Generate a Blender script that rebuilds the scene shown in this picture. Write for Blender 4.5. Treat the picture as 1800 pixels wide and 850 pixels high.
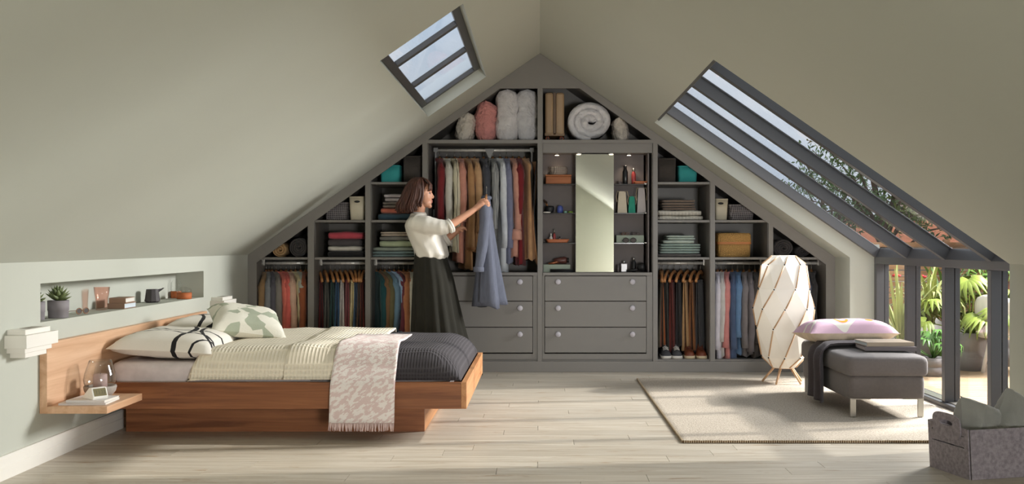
import bpy, math, random
from math import sin, cos, pi, radians, sqrt
from mathutils import Vector, Matrix, Euler, noise as mnoise

# ------------------------------------------------------------------ scene, camera, world, lights
SC = bpy.context.scene
COL = SC.collection
for _o in list(bpy.data.objects):
    bpy.data.objects.remove(_o)
F, VX, VY, CZ = 1750.0, 949.0, 430.0, 1.10        # focal length (px), vanishing point (px), camera height (m)

_cam = bpy.data.cameras.new('camera')
_cam.sensor_width = 36.0
_cam.lens = F / 1800.0 * 36.0
_cam.shift_x = -(VX - 900.0) / 1800.0
_cam.shift_y = (VY - 425.0) / 1800.0
_cam.clip_start = 0.05
_cam.clip_end = 300
camera = bpy.data.objects.new('camera', _cam)
camera.location = (0, 0, CZ)
camera.rotation_euler = (pi / 2, 0, 0)
COL.objects.link(camera)
SC.camera = camera

SC.view_settings.view_transform = 'Standard'
SC.view_settings.look = 'None'
SC.view_settings.gamma = 1.0
SC.view_settings.use_curve_mapping = False
SC.view_settings.exposure = 0.0
SC.cycles.use_denoising = True
SC.cycles.max_bounces = 8
SC.cycles.diffuse_bounces = 4
SC.cycles.glossy_bounces = 3
SC.cycles.transparent_max_bounces = 12
SC.cycles.caustics_reflective = False
SC.cycles.caustics_refractive = False
SC.cycles.sample_clamp_indirect = 6.0

W = bpy.data.worlds.new('world')
SC.world = W
W.use_nodes = True
_n = W.node_tree
_n.nodes.clear()
_out = _n.nodes.new('ShaderNodeOutputWorld')
_bg = _n.nodes.new('ShaderNodeBackground')
_tc = _n.nodes.new('ShaderNodeTexCoord')
_no = _n.nodes.new('ShaderNodeTexNoise')
_no.inputs['Scale'].default_value = 3.2
_no.inputs['Detail'].default_value = 6
_rp = _n.nodes.new('ShaderNodeValToRGB')
_rp.color_ramp.elements[0].position = 0.33
_rp.color_ramp.elements[0].color = (0.50, 0.66, 0.86, 1)
_rp.color_ramp.elements[1].position = 0.54
_rp.color_ramp.elements[1].color = (0.88, 0.92, 0.99, 1)
_n.links.new(_tc.outputs['Generated'], _no.inputs['Vector'])
_n.links.new(_no.outputs['Fac'], _rp.inputs['Fac'])
_n.links.new(_rp.outputs['Color'], _bg.inputs['Color'])
_bg.inputs['Strength'].default_value = 1.2
_n.links.new(_bg.outputs['Background'], _out.inputs['Surface'])


def light(name, kind, loc, toward, energy, color, **kw):
    d = bpy.data.lights.new(name, kind)
    d.energy = energy
    d.color = color
    for k, v in kw.items():
        setattr(d, k, v)
    o = bpy.data.objects.new(name, d)
    o.location = loc
    o.rotation_euler = (Vector(toward) - Vector(loc)).to_track_quat('-Z', 'Y').to_euler()
    COL.objects.link(o)
    return o


SUN_DIR = Vector((1.445, 0.36, 1.0))              # towards the sun, read from the lamp's shadow on the rug
light('sun', 'SUN', SUN_DIR * 10, (0, 0, 0), 2.8, (1.0, 0.95, 0.88), angle=radians(1.6))
# fill lights added outside the glazed corner and low behind the camera
light('added_fill_glazing', 'AREA', (4.9, 8.0, 2.55), (-2.4, 5.6, 0.75), 690, (1.0, 0.99, 0.975), shape='RECTANGLE', size=1.5, size_y=1.3)
light('added_fill_rear', 'AREA', (2.0, -1.95, 0.64), (-0.6, 6, 1.0), 165, (1.0, 0.99, 0.98), shape='RECTANGLE', size=1.0, size_y=0.76)

# ------------------------------------------------------------------ materials (all procedural)
MATS = {}


def new_mat(name):
    m = bpy.data.materials.new(name)
    m.use_nodes = True
    nt = m.node_tree
    return m, nt, nt.nodes['Principled BSDF']


def lin(c):
    return tuple(((v / 255) / 12.92 if v <= 10 else ((v / 255 + 0.055) / 1.055) ** 2.4) for v in c) + (1,)


def node(nt, t, **kw):
    n = nt.nodes.new(t)
    for k, v in kw.items():
        if k in n.inputs:
            n.inputs[k].default_value = v
        else:
            setattr(n, k, v)
    return n


def coords(nt, scale=(1, 1, 1), kind='Object', rot=(0, 0, 0)):
    tc = nt.nodes.new('ShaderNodeTexCoord')
    mp = nt.nodes.new('ShaderNodeMapping')
    mp.inputs['Scale'].default_value = scale
    mp.inputs['Rotation'].default_value = rot
    nt.links.new(tc.outputs[kind], mp.inputs['Vector'])
    return mp.outputs['Vector']


def add_bump(nt, b, height, strength=0.3, dist=0.01):
    bp = node(nt, 'ShaderNodeBump', Strength=strength, Distance=dist)
    nt.links.new(height, bp.inputs['Height'])
    nt.links.new(bp.outputs['Normal'], b.inputs['Normal'])


def plain(name, rgb, rough=0.6, metal=0.0, var=0.06, vscale=8.0, bump=0.0, bscale=60.0, bdist=0.004, sheen=0.0, stretch=(1, 1, 1), coat=0.0, trans=0.0):
    """one colour with a slight procedural variation and fine relief"""
    if name in MATS:
        return MATS[name]
    m, nt, b = new_mat(name)
    c = lin(rgb)
    v = coords(nt, stretch)
    nz = node(nt, 'ShaderNodeTexNoise', Scale=vscale, Detail=3.0)
    nt.links.new(v, nz.inputs['Vector'])
    rp = nt.nodes.new('ShaderNodeValToRGB')
    rp.color_ramp.elements[0].position = 0.3
    rp.color_ramp.elements[1].position = 0.7
    rp.color_ramp.elements[0].color = tuple(x * (1 - var) for x in c[:3]) + (1,)
    rp.color_ramp.elements[1].color = tuple(min(1, x * (1 + var)) for x in c[:3]) + (1,)
    nt.links.new(nz.outputs['Fac'], rp.inputs['Fac'])
    nt.links.new(rp.outputs['Color'], b.inputs['Base Color'])
    b.inputs['Roughness'].default_value = rough
    b.inputs['Metallic'].default_value = metal
    if sheen:
        b.inputs['Sheen Weight'].default_value = sheen
    if coat:
        b.inputs['Coat Weight'].default_value = coat
    if trans:
        b.inputs['Transmission Weight'].default_value = trans
    if bump:
        n2 = node(nt, 'ShaderNodeTexNoise', Scale=bscale, Detail=2.0)
        nt.links.new(v, n2.inputs['Vector'])
        add_bump(nt, b, n2.outputs['Fac'], bump, bdist)
    MATS[name] = m
    return m


def fabric(rgb, rough=0.9, bump=0.35, bscale=220.0, var=0.10, vscale=14.0):
    return plain('fabric_%d_%d_%d' % tuple(rgb), rgb, rough, 0, var, vscale, bump, bscale, 0.003 if bscale > 50 else 0.03, sheen=0.15)


def wood(name, c1, c2, axis='x', rough=0.45, scale=1.0, rand=False, knots=False):
    if name in MATS:
        return MATS[name]
    m, nt, b = new_mat(name)
    st = {'x': (1.2, 22, 22), 'y': (22, 1.2, 22), 'z': (22, 22, 1.2)}[axis]
    v = coords(nt, tuple(s * scale for s in st))
    if rand:
        oi = nt.nodes.new('ShaderNodeObjectInfo')
        mu = node(nt, 'ShaderNodeVectorMath', operation='MULTIPLY_ADD')
        cx = nt.nodes.new('ShaderNodeCombineXYZ')
        for k in 'XYZ':
            nt.links.new(oi.outputs['Random'], cx.inputs[k])
        nt.links.new(cx.outputs[0], mu.inputs[0])
        mu.inputs[1].default_value = (40, 40, 40)
        nt.links.new(v, mu.inputs[2])
        v = mu.outputs[0]
    nz = node(nt, 'ShaderNodeTexNoise', Scale=1.0, Detail=5.0, Roughness=0.6, Distortion=0.6)
    nt.links.new(v, nz.inputs['Vector'])
    rp = nt.nodes.new('ShaderNodeValToRGB')
    rp.color_ramp.elements[0].position = 0.34
    rp.color_ramp.elements[1].position = 0.66
    rp.color_ramp.elements[0].color = lin(c1)
    rp.color_ramp.elements[1].color = lin(c2)
    nt.links.new(nz.outputs['Fac'], rp.inputs['Fac'])
    col = rp.outputs['Color']
    if rand:
        hs = node(nt, 'ShaderNodeHueSaturation')
        mr = node(nt, 'ShaderNodeMapRange')
        mr.inputs['To Min'].default_value = 0.92
        mr.inputs['To Max'].default_value = 1.06
        nt.links.new(oi.outputs['Random'], mr.inputs['Value'])
        nt.links.new(mr.outputs[0], hs.inputs['Value'])
        nt.links.new(col, hs.inputs['Color'])
        col = hs.outputs['Color']
    if knots:
        v2 = coords(nt, (3.2, 13, 13))
        if rand:
            mu2 = node(nt, 'ShaderNodeVectorMath', operation='MULTIPLY_ADD')
            nt.links.new(cx.outputs[0], mu2.inputs[0])
            mu2.inputs[1].default_value = (31, 17, 23)
            nt.links.new(v2, mu2.inputs[2])
            v2 = mu2.outputs[0]
        n3 = node(nt, 'ShaderNodeTexNoise', Scale=1.6, Detail=4.0, Roughness=0.65)
        nt.links.new(v2, n3.inputs['Vector'])
        r3 = nt.nodes.new('ShaderNodeValToRGB')
        r3.color_ramp.elements[0].position = 0.60
        r3.color_ramp.elements[1].position = 0.74
        r3.color_ramp.elements[0].color = (0, 0, 0, 1)
        r3.color_ramp.elements[1].color = (0.75, 0.75, 0.75, 1)
        nt.links.new(n3.outputs['Fac'], r3.inputs['Fac'])
        mx = node(nt, 'ShaderNodeMixRGB')
        mx.inputs['Color2'].default_value = lin(knots)
        nt.links.new(r3.outputs['Color'], mx.inputs['Fac'])
        nt.links.new(col, mx.inputs['Color1'])
        col = mx.outputs['Color']
    nt.links.new(col, b.inputs['Base Color'])
    b.inputs['Roughness'].default_value = rough
    add_bump(nt, b, nz.outputs['Fac'], 0.12, 0.003)
    MATS[name] = m
    return m


def thin_glass(name, tint=(1, 1, 1), refl=1.0):
    """clear thin sheet: straight-through transmission with a Fresnel mirror"""
    if name in MATS:
        return MATS[name]
    m = bpy.data.materials.new(name)
    m.use_nodes = True
    nt = m.node_tree
    nt.nodes.clear()
    out = nt.nodes.new('ShaderNodeOutputMaterial')
    tr = nt.nodes.new('ShaderNodeBsdfTransparent')
    tr.inputs['Color'].default_value = tuple(tint) + (1,)
    gl = node(nt, 'ShaderNodeBsdfGlossy', Roughness=0.02)
    fr = node(nt, 'ShaderNodeLayerWeight', Blend=0.5)
    pw = node(nt, 'ShaderNodeMath', operation='POWER')
    pw.inputs[1].default_value = 5.0
    nt.links.new(fr.outputs['Facing'], pw.inputs[0])
    ml = node(nt, 'ShaderNodeMath', operation='MULTIPLY_ADD')
    ml.inputs[1].default_value = 0.9 * refl
    ml.inputs[2].default_value = 0.035 * refl
    mx = nt.nodes.new('ShaderNodeMixShader')
    nt.links.new(pw.outputs[0], ml.inputs[0])
    nt.links.new(ml.outputs[0], mx.inputs['Fac'])
    nt.links.new(tr.outputs[0], mx.inputs[1])
    nt.links.new(gl.outputs[0], mx.inputs[2])
    nt.links.new(mx.outputs[0], out.inputs['Surface'])
    MATS[name] = m
    return m


def math_node(nt, op, a, b=None, c=None):
    n = node(nt, 'ShaderNodeMath', operation=op)
    for i, v in enumerate((a, b, c)):
        if v is None:
            continue
        if isinstance(v, (int, float)):
            n.inputs[i].default_value = v
        else:
            nt.links.new(v, n.inputs[i])
    return n.outputs[0]


def arcs_print(name, ground, prints, rough=0.9):
    """cloth printed with curved strokes; prints = [(rgb, [(cx, cy, radius, half_width), ...]), ...] in object xy"""
    m, nt, b = new_mat(name)
    v = coords(nt)
    wob = node(nt, 'ShaderNodeTexNoise', Scale=5.0)
    nt.links.new(v, wob.inputs['Vector'])
    sx = nt.nodes.new('ShaderNodeSeparateXYZ')
    nt.links.new(v, sx.inputs[0])
    w = math_node(nt, 'MULTIPLY_ADD', wob.outputs['Fac'], 0.04, -0.02)
    col = None
    for rgb, arcs in prints:
        fac = None
        for cx_, cy_, r, hw in arcs:
            dx = math_node(nt, 'SUBTRACT', sx.outputs[0], cx_)
            dy = math_node(nt, 'SUBTRACT', sx.outputs[1], cy_)
            d2 = math_node(nt, 'ADD', math_node(nt, 'MULTIPLY', dx, dx), math_node(nt, 'MULTIPLY', dy, dy))
            d = math_node(nt, 'SQRT', d2)
            e = math_node(nt, 'ABSOLUTE', math_node(nt, 'ADD', math_node(nt, 'SUBTRACT', d, r), w))
            k = math_node(nt, 'LESS_THAN', e, hw)
            fac = k if fac is None else math_node(nt, 'MAXIMUM', fac, k)
        mx = node(nt, 'ShaderNodeMixRGB')
        mx.inputs['Color2'].default_value = lin(rgb)
        if col is None:
            mx.inputs['Color1'].default_value = lin(ground)
        else:
            nt.links.new(col, mx.inputs['Color1'])
        nt.links.new(fac, mx.inputs['Fac'])
        col = mx.outputs['Color']
    nt.links.new(col, b.inputs['Base Color'])
    b.inputs['Roughness'].default_value = rough
    n2 = node(nt, 'ShaderNodeTexNoise', Scale=180.0)
    nt.links.new(v, n2.inputs['Vector'])
    add_bump(nt, b, n2.outputs['Fac'], 0.25, 0.003)
    MATS[name] = m
    return m


def blotch(name, c1, c2, scale, stretch=(1, 1, 1), rot=(0, 0, 0), edge=(0.48, 0.52), voronoi=False, bump=0.3, bscale=150.0):
    m, nt, b = new_mat(name)
    v0 = coords(nt, rot=rot)
    mp2 = nt.nodes.new('ShaderNodeMapping')
    mp2.inputs['Scale'].default_value = stretch
    nt.links.new(v0, mp2.inputs['Vector'])
    v = mp2.outputs['Vector']
    if voronoi:
        nz = node(nt, 'ShaderNodeTexVoronoi', Scale=scale)
        nt.links.new(v, nz.inputs['Vector'])
        sp = nt.nodes.new('ShaderNodeSeparateColor')
        nt.links.new(nz.outputs['Color'], sp.inputs[0])
        fac = sp.outputs[0]
    else:
        nz = node(nt, 'ShaderNodeTexNoise', Scale=scale, Detail=2.0)
        nt.links.new(v, nz.inputs['Vector'])
        fac = nz.outputs['Fac']
    rp = nt.nodes.new('ShaderNodeValToRGB')
    rp.color_ramp.elements[0].position = edge[0]
    rp.color_ramp.elements[1].position = edge[1]
    rp.color_ramp.elements[0].color = lin(c1)
    rp.color_ramp.elements[1].color = lin(c2)
    nt.links.new(fac, rp.inputs['Fac'])
    nt.links.new(rp.outputs['Color'], b.inputs['Base Color'])
    b.inputs['Roughness'].default_value = 0.95
    n2 = node(nt, 'ShaderNodeTexNoise', Scale=bscale)
    nt.links.new(coords(nt), n2.inputs['Vector'])
    add_bump(nt, b, n2.outputs['Fac'], bump, 0.004)
    MATS[name] = m
    return m


def waffle(name, rgb, pitch=0.026, strength=0.8, dist=0.006, dark=0.75):
    """waffle weave: square cells sunk between raised ribs; cells run over the top and down the side"""
    m, nt, b = new_mat(name)
    tc = nt.nodes.new('ShaderNodeTexCoord')
    sx = nt.nodes.new('ShaderNodeSeparateXYZ')
    nt.links.new(tc.outputs['Object'], sx.inputs[0])
    k = pi / pitch
    a = math_node(nt, 'ABSOLUTE', math_node(nt, 'SINE', math_node(nt, 'MULTIPLY', sx.outputs[0], k)))
    q = math_node(nt, 'SUBTRACT', sx.outputs[1], sx.outputs[2])
    c = math_node(nt, 'ABSOLUTE', math_node(nt, 'SINE', math_node(nt, 'MULTIPLY', q, k)))
    h = math_node(nt, 'SUBTRACT', 1.0, math_node(nt, 'MULTIPLY', a, c))
    rp = nt.nodes.new('ShaderNodeValToRGB')
    rp.color_ramp.elements[0].color = tuple(x * dark for x in lin(rgb)[:3]) + (1,)
    rp.color_ramp.elements[1].color = lin(rgb)
    nt.links.new(h, rp.inputs['Fac'])
    nt.links.new(rp.outputs['Color'], b.inputs['Base Color'])
    b.inputs['Roughness'].default_value = 0.95
    add_bump(nt, b, h, strength, dist)
    MATS[name] = m
    return m


def weave(name, c1, c2, sx_, sz_, rough=0.8, thresh=None):
    """basket weave relief from crossed bands"""
    m, nt, b = new_mat(name)
    tc = nt.nodes.new('ShaderNodeTexCoord')
    sp = nt.nodes.new('ShaderNodeSeparateXYZ')
    nt.links.new(tc.outputs['Object'], sp.inputs[0])
    u = math_node(nt, 'ADD', sp.outputs[0], sp.outputs[1])
    a = math_node(nt, 'SINE', math_node(nt, 'MULTIPLY', math_node(nt, 'ADD', u, sp.outputs[2]), sx_))
    c = math_node(nt, 'SINE', math_node(nt, 'MULTIPLY', math_node(nt, 'SUBTRACT', u, sp.outputs[2]), sz_))
    h = math_node(nt, 'MULTIPLY_ADD', math_node(nt, 'MULTIPLY', a, c), 0.5, 0.5)
    rp = nt.nodes.new('ShaderNodeValToRGB')
    rp.color_ramp.elements[0].position = 0.25
    rp.color_ramp.elements[1].position = 0.6
    rp.color_ramp.elements[0].color = lin(c1)
    rp.color_ramp.elements[1].color = lin(c2)
    nt.links.new(h, rp.inputs['Fac'])
    nt.links.new(rp.outputs['Color'], b.inputs['Base Color'])
    b.inputs['Roughness'].default_value = rough
    add_bump(nt, b, h, 0.7, 0.006)
    MATS[name] = m
    return m


PAINT = plain('sage_paint', (189, 191, 180), 0.75, var=0.015, vscale=1.5, bump=0.05, bscale=90)
GREY = plain('wardrobe_grey', (128, 124, 119), 0.42, var=0.02, vscale=2)
FRAME = plain('window_frame_grey', (80, 80, 82), 0.40, var=0.02, vscale=2)
WHITE = plain('white_paint', (236, 232, 224), 0.5, var=0.01)
OAK_X_SHADED = wood('oak_along_x_shaded', (112, 64, 35), (160, 102, 62), 'x')  # bed front and plinth: shade put into the darker oak colour
OAK_Y = wood('oak_along_y_lit', (198, 152, 116), (224, 184, 150), 'y', scale=0.8)  # same oak, light on the headboard put into the paler colour
OAK_YB_LIT = wood('oak_foot_rail_lit', (170, 112, 68), (206, 152, 104), 'y', scale=0.8)  # same oak, light on the foot end put into the colour
PLANK = wood('whitewashed_oak', (180, 168, 150), (206, 198, 184), 'x', rough=0.42, scale=1.6, rand=True, knots=(150, 118, 84))
CHROME = plain('chrome', (215, 215, 212), 0.18, 1.0, var=0.01)
STEEL = plain('satin_steel', (190, 186, 178), 0.32, 1.0, var=0.02)
BLACK = plain('soft_black', (26, 25, 26), 0.5, var=0.05)
HANGER = wood('hanger_wood', (176, 118, 70), (206, 150, 98), 'x', rough=0.4)
GLASS = thin_glass('clear_glass', (0.97, 0.975, 0.97), 1.8)
PANE = thin_glass('window_pane', (0.985, 0.99, 0.99), 0.8)

# ------------------------------------------------------------------ mesh building
class MB:
    def __init__(self):
        self.v, self.f = [], []

    def add(self, vs, fs):
        o = len(self.v)
        self.v += [tuple(p) for p in vs]
        self.f += [tuple(i + o for i in q) for q in fs]
        return self

    def box(self, x0, x1, y0, y1, z0, z1, mtx=None):
        vs = [Vector((x, y, z)) for z in (z0, z1) for y in (y0, y1) for x in (x0, x1)]
        if mtx is not None:
            vs = [mtx @ p for p in vs]
        return self.add(vs, [(0, 2, 3, 1), (4, 5, 7, 6), (0, 1, 5, 4), (2, 6, 7, 3), (0, 4, 6, 2), (1, 3, 7, 5)])

    def prism(self, poly, a, b, axis='y'):
        """extrude a polygon; axis y: poly in (x, z); axis x: poly in (y, z); axis z: poly in (x, y)"""
        def pt(p, t):
            return {'y': (p[0], t, p[1]), 'x': (t, p[0], p[1]), 'z': (p[0], p[1], t)}[axis]
        n = len(poly)
        vs = [pt(p, a) for p in poly] + [pt(p, b) for p in poly]
        fs = [tuple(range(n)), tuple(range(2 * n - 1, n - 1, -1))] + [(i, i + n, (i + 1) % n + n, (i + 1) % n) for i in range(n)]
        return self.add(vs, fs)

    def loft(self, rings, cap=True, closed=True):
        n = len(rings[0])
        vs = [p for r in rings for p in r]
        fs = []
        for i in range(len(rings) - 1):
            for j in range(n if closed else n - 1):
                k = (j + 1) % n
                fs.append((i * n + j, i * n + k, (i + 1) * n + k, (i + 1) * n + j))
        if cap and closed:
            fs.append(tuple(range(n - 1, -1, -1)))
            fs.append(tuple(range((len(rings) - 1) * n, len(rings) * n)))
        return self.add(vs, fs)

    def lathe(self, prof, n=20, c=(0, 0, 0), cap=True):
        return self.loft([[(c[0] + r * cos(2 * pi * k / n), c[1] + r * sin(2 * pi * k / n), c[2] + z) for k in range(n)] for r, z in prof], cap)

    def tube(self, pts, rad, n=8, cap=True, flat=1.0):
        pts = [Vector(p) for p in pts]
        rad = rad if isinstance(rad, (list, tuple)) else [rad] * len(pts)
        rings = []
        up = None
        for i, p in enumerate(pts):
            t = (pts[min(i + 1, len(pts) - 1)] - pts[max(i - 1, 0)]).normalized()
            if up is None:
                up = Vector((0, 0, 1)) if abs(t.z) < 0.9 else Vector((1, 0, 0))
            a = t.cross(up)
            if a.length < 1e-4:
                a = t.cross(Vector((0, 1, 0)))
            a.normalize()
            b = a.cross(t).normalized()
            up = b
            rings.append([p + (a * cos(2 * pi * k / n) + b * sin(2 * pi * k / n) * flat) * rad[i] for k in range(n)])
        return self.loft(rings, cap)

    def ell(self, c, r, nu=14, nv=9, mtx=None):
        rings = []
        for i in range(nv + 1):
            ph = -pi / 2 + pi * i / nv
            cr = max(cos(ph), 0.02)
            ring = [Vector((r[0] * cr * cos(2 * pi * k / nu), r[1] * cr * sin(2 * pi * k / nu), r[2] * sin(ph))) for k in range(nu)]
            if mtx is not None:
                ring = [mtx @ p for p in ring]
            rings.append([p + Vector(c) for p in ring])
        return self.loft(rings)

    def grid(self, fn, nu, nv):
        vs = [fn(i / nu, j / nv) for j in range(nv + 1) for i in range(nu + 1)]
        fs = [(j * (nu + 1) + i, j * (nu + 1) + i + 1, (j + 1) * (nu + 1) + i + 1, (j + 1) * (nu + 1) + i) for j in range(nv) for i in range(nu)]
        return self.add(vs, fs)

    def mesh(self, name, mat=None, smooth=False):
        me = bpy.data.meshes.new(name)
        me.from_pydata(self.v, [], self.f)
        me.update()
        if mat:
            me.materials.append(mat)
        if smooth:
            me.polygons.foreach_set('use_smooth', [True] * len(me.polygons))
        return me


def link(name, me, parent=None, loc=(0, 0, 0), rot=(0, 0, 0)):
    o = bpy.data.objects.new(name, me)
    COL.objects.link(o)
    o.location = loc
    o.rotation_euler = rot
    if parent is not None:
        o.parent = parent
    return o


def obj(name, mb, mat, parent=None, smooth=False, bev=0.0, solid=0.0, sub=0, loc=(0, 0, 0), rot=(0, 0, 0), off=0.0):
    me = mb.mesh(name, mat, smooth or sub > 0) if isinstance(mb, MB) else mb
    o = link(name, me, parent, loc, rot)
    if solid:
        s = o.modifiers.new('solid', 'SOLIDIFY')
        s.thickness = solid
        s.offset = off
    if sub:
        s = o.modifiers.new('sub', 'SUBSURF')
        s.levels = s.render_levels = sub
    if bev:
        b = o.modifiers.new('bevel', 'BEVEL')
        b.width = bev
        b.segments = 2
        b.limit_method = 'ANGLE'
        b.angle_limit = radians(40)
    return o


def tag(o, label, cat, group=None, kind=None):
    o['label'] = label
    o['category'] = cat
    if group:
        o['group'] = group
    if kind:
        o['kind'] = kind
    return o


def thing(name, label, cat, loc=(0, 0, 0), rotz=0.0, group=None, rot=None):
    o = bpy.data.objects.new(name, None)
    o.empty_display_size = 0.05
    COL.objects.link(o)
    o.location = loc
    o.rotation_euler = rot if rot else (0, 0, rotz)
    return tag(o, label, cat, group)


def struct(o, label=None, cat=None):
    o['kind'] = 'structure'
    if label:
        o['label'] = label
        o['category'] = cat
    return o


def P(px, py, Y):
    """the point seen at a pixel of the photograph, at depth Y in front of the camera"""
    s = F / Y
    return Vector(((px - VX) / s, Y, CZ - (py - VY) / s))


def PX(px, Y):
    return (px - VX) * Y / F


def PZ(py, Y):
    return CZ - (py - VY) * Y / F


def box(x0, x1, y0, y1, z0, z1):
    return MB().box(x0, x1, y0, y1, z0, z1)


R = random.Random(7)


def fbm(x, y, z=0.0):
    return mnoise.noise(Vector((x, y, z)))

# ------------------------------------------------------------------ the room
XL, XR, YB, YF, K, ZR = -2.53, 2.557, 9.26, -2.0, 0.69, 2.76
YW = 8.62                                           # front of the wardrobe
NX, NZ = K / sqrt(1 + K * K), 1 / sqrt(1 + K * K)   # outward normal of the right-hand roof slope


def zc(x):
    return ZR - K * abs(x)


Y0P, Y1P, PW, PL = 4.06, YB, 0.1425, 1.42
floor = struct(obj('floor', MB().box(XL, XR, YF, Y0P, -0.1, 0).box(XL, XR, Y0P, YB, -0.1, -0.012).box(XR, 2.80, 5.42, 8.21, -0.1, -0.001), PLANK),
               'pale whitewashed oak plank floor of the loft room', 'floor')
_pl = {}
y = Y0P
row = 0
while y < YW + 0.05:
    x = XL
    first = [0.35, 0.9, 1.3, 0.6, 1.1, 0.2, 0.75][(row * 3) % 7]
    while x < XR - 0.01:
        ln = round(min(first if x == XL else PL, XR - x), 3)
        if ln not in _pl:
            _pl[ln] = box(0, ln - 0.0022, 0, PW - 0.0016, -0.012, 0).mesh('plank', PLANK)
        link('plank', _pl[ln], floor, (x, y, 0))
        x += ln
    y += PW
    row += 1

NY0, NY1, NZ0, NZ1, NXB = 5.043, 7.49, 0.707, 0.904, -2.735
zl = zc(XL)
wl = MB()
wl.box(-2.85, XL, YF, NY0, -0.1, zl).box(-2.85, XL, NY1, YB, -0.1, zl).box(-2.85, XL, NY0, NY1, -0.1, NZ0).box(-2.85, XL, NY0, NY1, NZ1, zl).box(-2.85, NXB, NY0, NY1, NZ0, NZ1)
struct(obj('wall_left', wl, PAINT), 'pale sage green low wall with a long recessed niche above the bed', 'wall')

bb = MB()
bb.prism([(XL, 0), (XL + 0.026, 0), (XL + 0.026, 0.058), (XL + 0.022, 0.062), (XL + 0.022, 0.100), (XL + 0.014, 0.110), (XL, 0.110)], YF, YW - 0.03)
struct(obj('baseboard_left', bb, WHITE), 'white stepped baseboard along the low green wall', 'baseboard')


def slope_piece(mb, xa, xb, y0, y1, t=0.13, side=1):
    """a piece of pitched ceiling between |x| = xa and xb, thickness t square to the slope"""
    poly = []
    for x, o in ((xa, 0), (xb, 0), (xb, t), (xa, t)):
        px_, pz_ = (x + NX * o, zc(x) + NZ * o)
        if xa == 0 and x == 0:
            px_, pz_ = 0, ZR + (o / NZ)
        poly.append((side * px_, pz_))
    mb.prism(poly, y0, y1)


WX0, WX1, WY0, WY1 = 0.434, 0.905, 5.62, 8.06         # roof window in the left slope
cl = MB()
slope_piece(cl, 0, WX0, YF, YB, side=-1)
slope_piece(cl, WX1, -XL + 0.001, YF, YB, side=-1)
slope_piece(cl, WX0, WX1, YF, WY0, side=-1)
slope_piece(cl, WX0, WX1, WY1, YB, side=-1)
struct(obj('ceiling_left', cl, PAINT), 'sloping sage ceiling with the small roof window', 'ceiling')

GX, GY0, GY1 = 0.945, 5.42, 8.21                      # glazed bay in the right slope
cr = MB()
slope_piece(cr, 0, GX, YF, YB)
slope_piece(cr, GX, XR, YF, GY0)
slope_piece(cr, GX, XR, GY1, YB)
struct(obj('ceiling_right', cr, PAINT), 'sloping olive shaded ceiling around the large glazed bay', 'ceiling')

zr = zc(XR)
wr = MB()
for _a, _b in ((YF, GY0), (GY1, YB)):
    wr.prism([(XR, -0.1), (2.80, -0.1), (2.80, zr + NZ * 0.13), (XR + NX * 0.13, zr + NZ * 0.13), (XR, zr)], _a, _b)
struct(obj('wall_right', wr, PAINT), 'low sage wall on either side of the glazed doors', 'wall')

gab = MB()
gab.prism([(-2.80, -0.1), (2.80, -0.1), (2.80, 1.1), (0, ZR + 0.32), (-2.80, 1.1)], YB, YB + 0.15)
struct(obj('wall_back', gab, PAINT), 'gable wall behind the fitted wardrobe', 'wall')
# unseen gable behind the camera; window opening added for the rear fill light
fr = MB()
a0, a1, b0, b1 = 1.5, 2.5, 0.25, 1.02
fr.prism([(-2.85, -0.1), (a0, -0.1), (a0, zc(a0) + 0.3), (0, ZR + 0.32), (-2.85, 1.1)], YF - 0.2, YF)
fr.prism([(a1, -0.1), (2.85, -0.1), (2.85, 1.1), (a1, zc(a1) + 0.3)], YF - 0.2, YF)
fr.box(a0, a1, YF - 0.2, YF, -0.1, b0)
fr.prism([(a0, b1), (a1, b1), (a1, zc(a1) + 0.3), (a0, zc(a0) + 0.3)], YF - 0.2, YF)
struct(obj('wall_front', fr, PAINT), 'sage gable wall behind the viewer, window opening added for fill light', 'wall')

# ---- roof window in the left slope
w1 = struct(thing('window_1', 'three-pane grey roof window in the left slope', 'window'))
D0, D1 = 0.085, 0.118


def sl(x, o, side):
    return (side * (abs(x) + NX * o), zc(x) + NZ * o)


def slope_bar(xa, xb, y0, y1, o0, o1, side):
    return MB().prism([sl(xa, o0, side), sl(xb, o0, side), sl(xb, o1, side), sl(xa, o1, side)], y0, y1)


fw = 0.045
for (xa, xb, ya, yb) in ((WX0, WX0 + fw, WY0, WY1), (WX1 - fw, WX1, WY0, WY1), (WX0 + fw, WX1 - fw, WY0, WY0 + 0.05), (WX0 + fw, WX1 - fw, WY1 - 0.05, WY1)):
    obj('window_frame', slope_bar(xa, xb, ya, yb, D0, D1, -1), FRAME, w1, bev=0.004)
yy = [WY0 + 0.05, 6.36, 7.19, WY1 - 0.05]
for yb_ in yy[1:3]:
    obj('glazing_bar', slope_bar(WX0 + fw, WX1 - fw, yb_ - 0.032, yb_ + 0.032, D0, D1, -1), FRAME, w1, bev=0.004)
for i in range(3):
    ya = yy[i] + (0.032 if i else 0)
    yb_ = yy[i + 1] - (0.032 if i < 2 else 0)
    obj('window_pane', slope_bar(WX0 + fw, WX1 - fw, ya, yb_, 0.104, 0.109, -1), PANE, w1)

# ---- glazed bay in the right slope: rafters carry long panes down to the door head
GXI = 2.756                                           # inner face of the posts
RO = 0.115                                            # underside of the rafters, square to the slope
w2 = struct(thing('window_2', 'large glazed roof bay with dark grey rafters on the right', 'window'))
RYS = [8.21, 7.505, 6.80, 6.105, 5.42]


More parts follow.
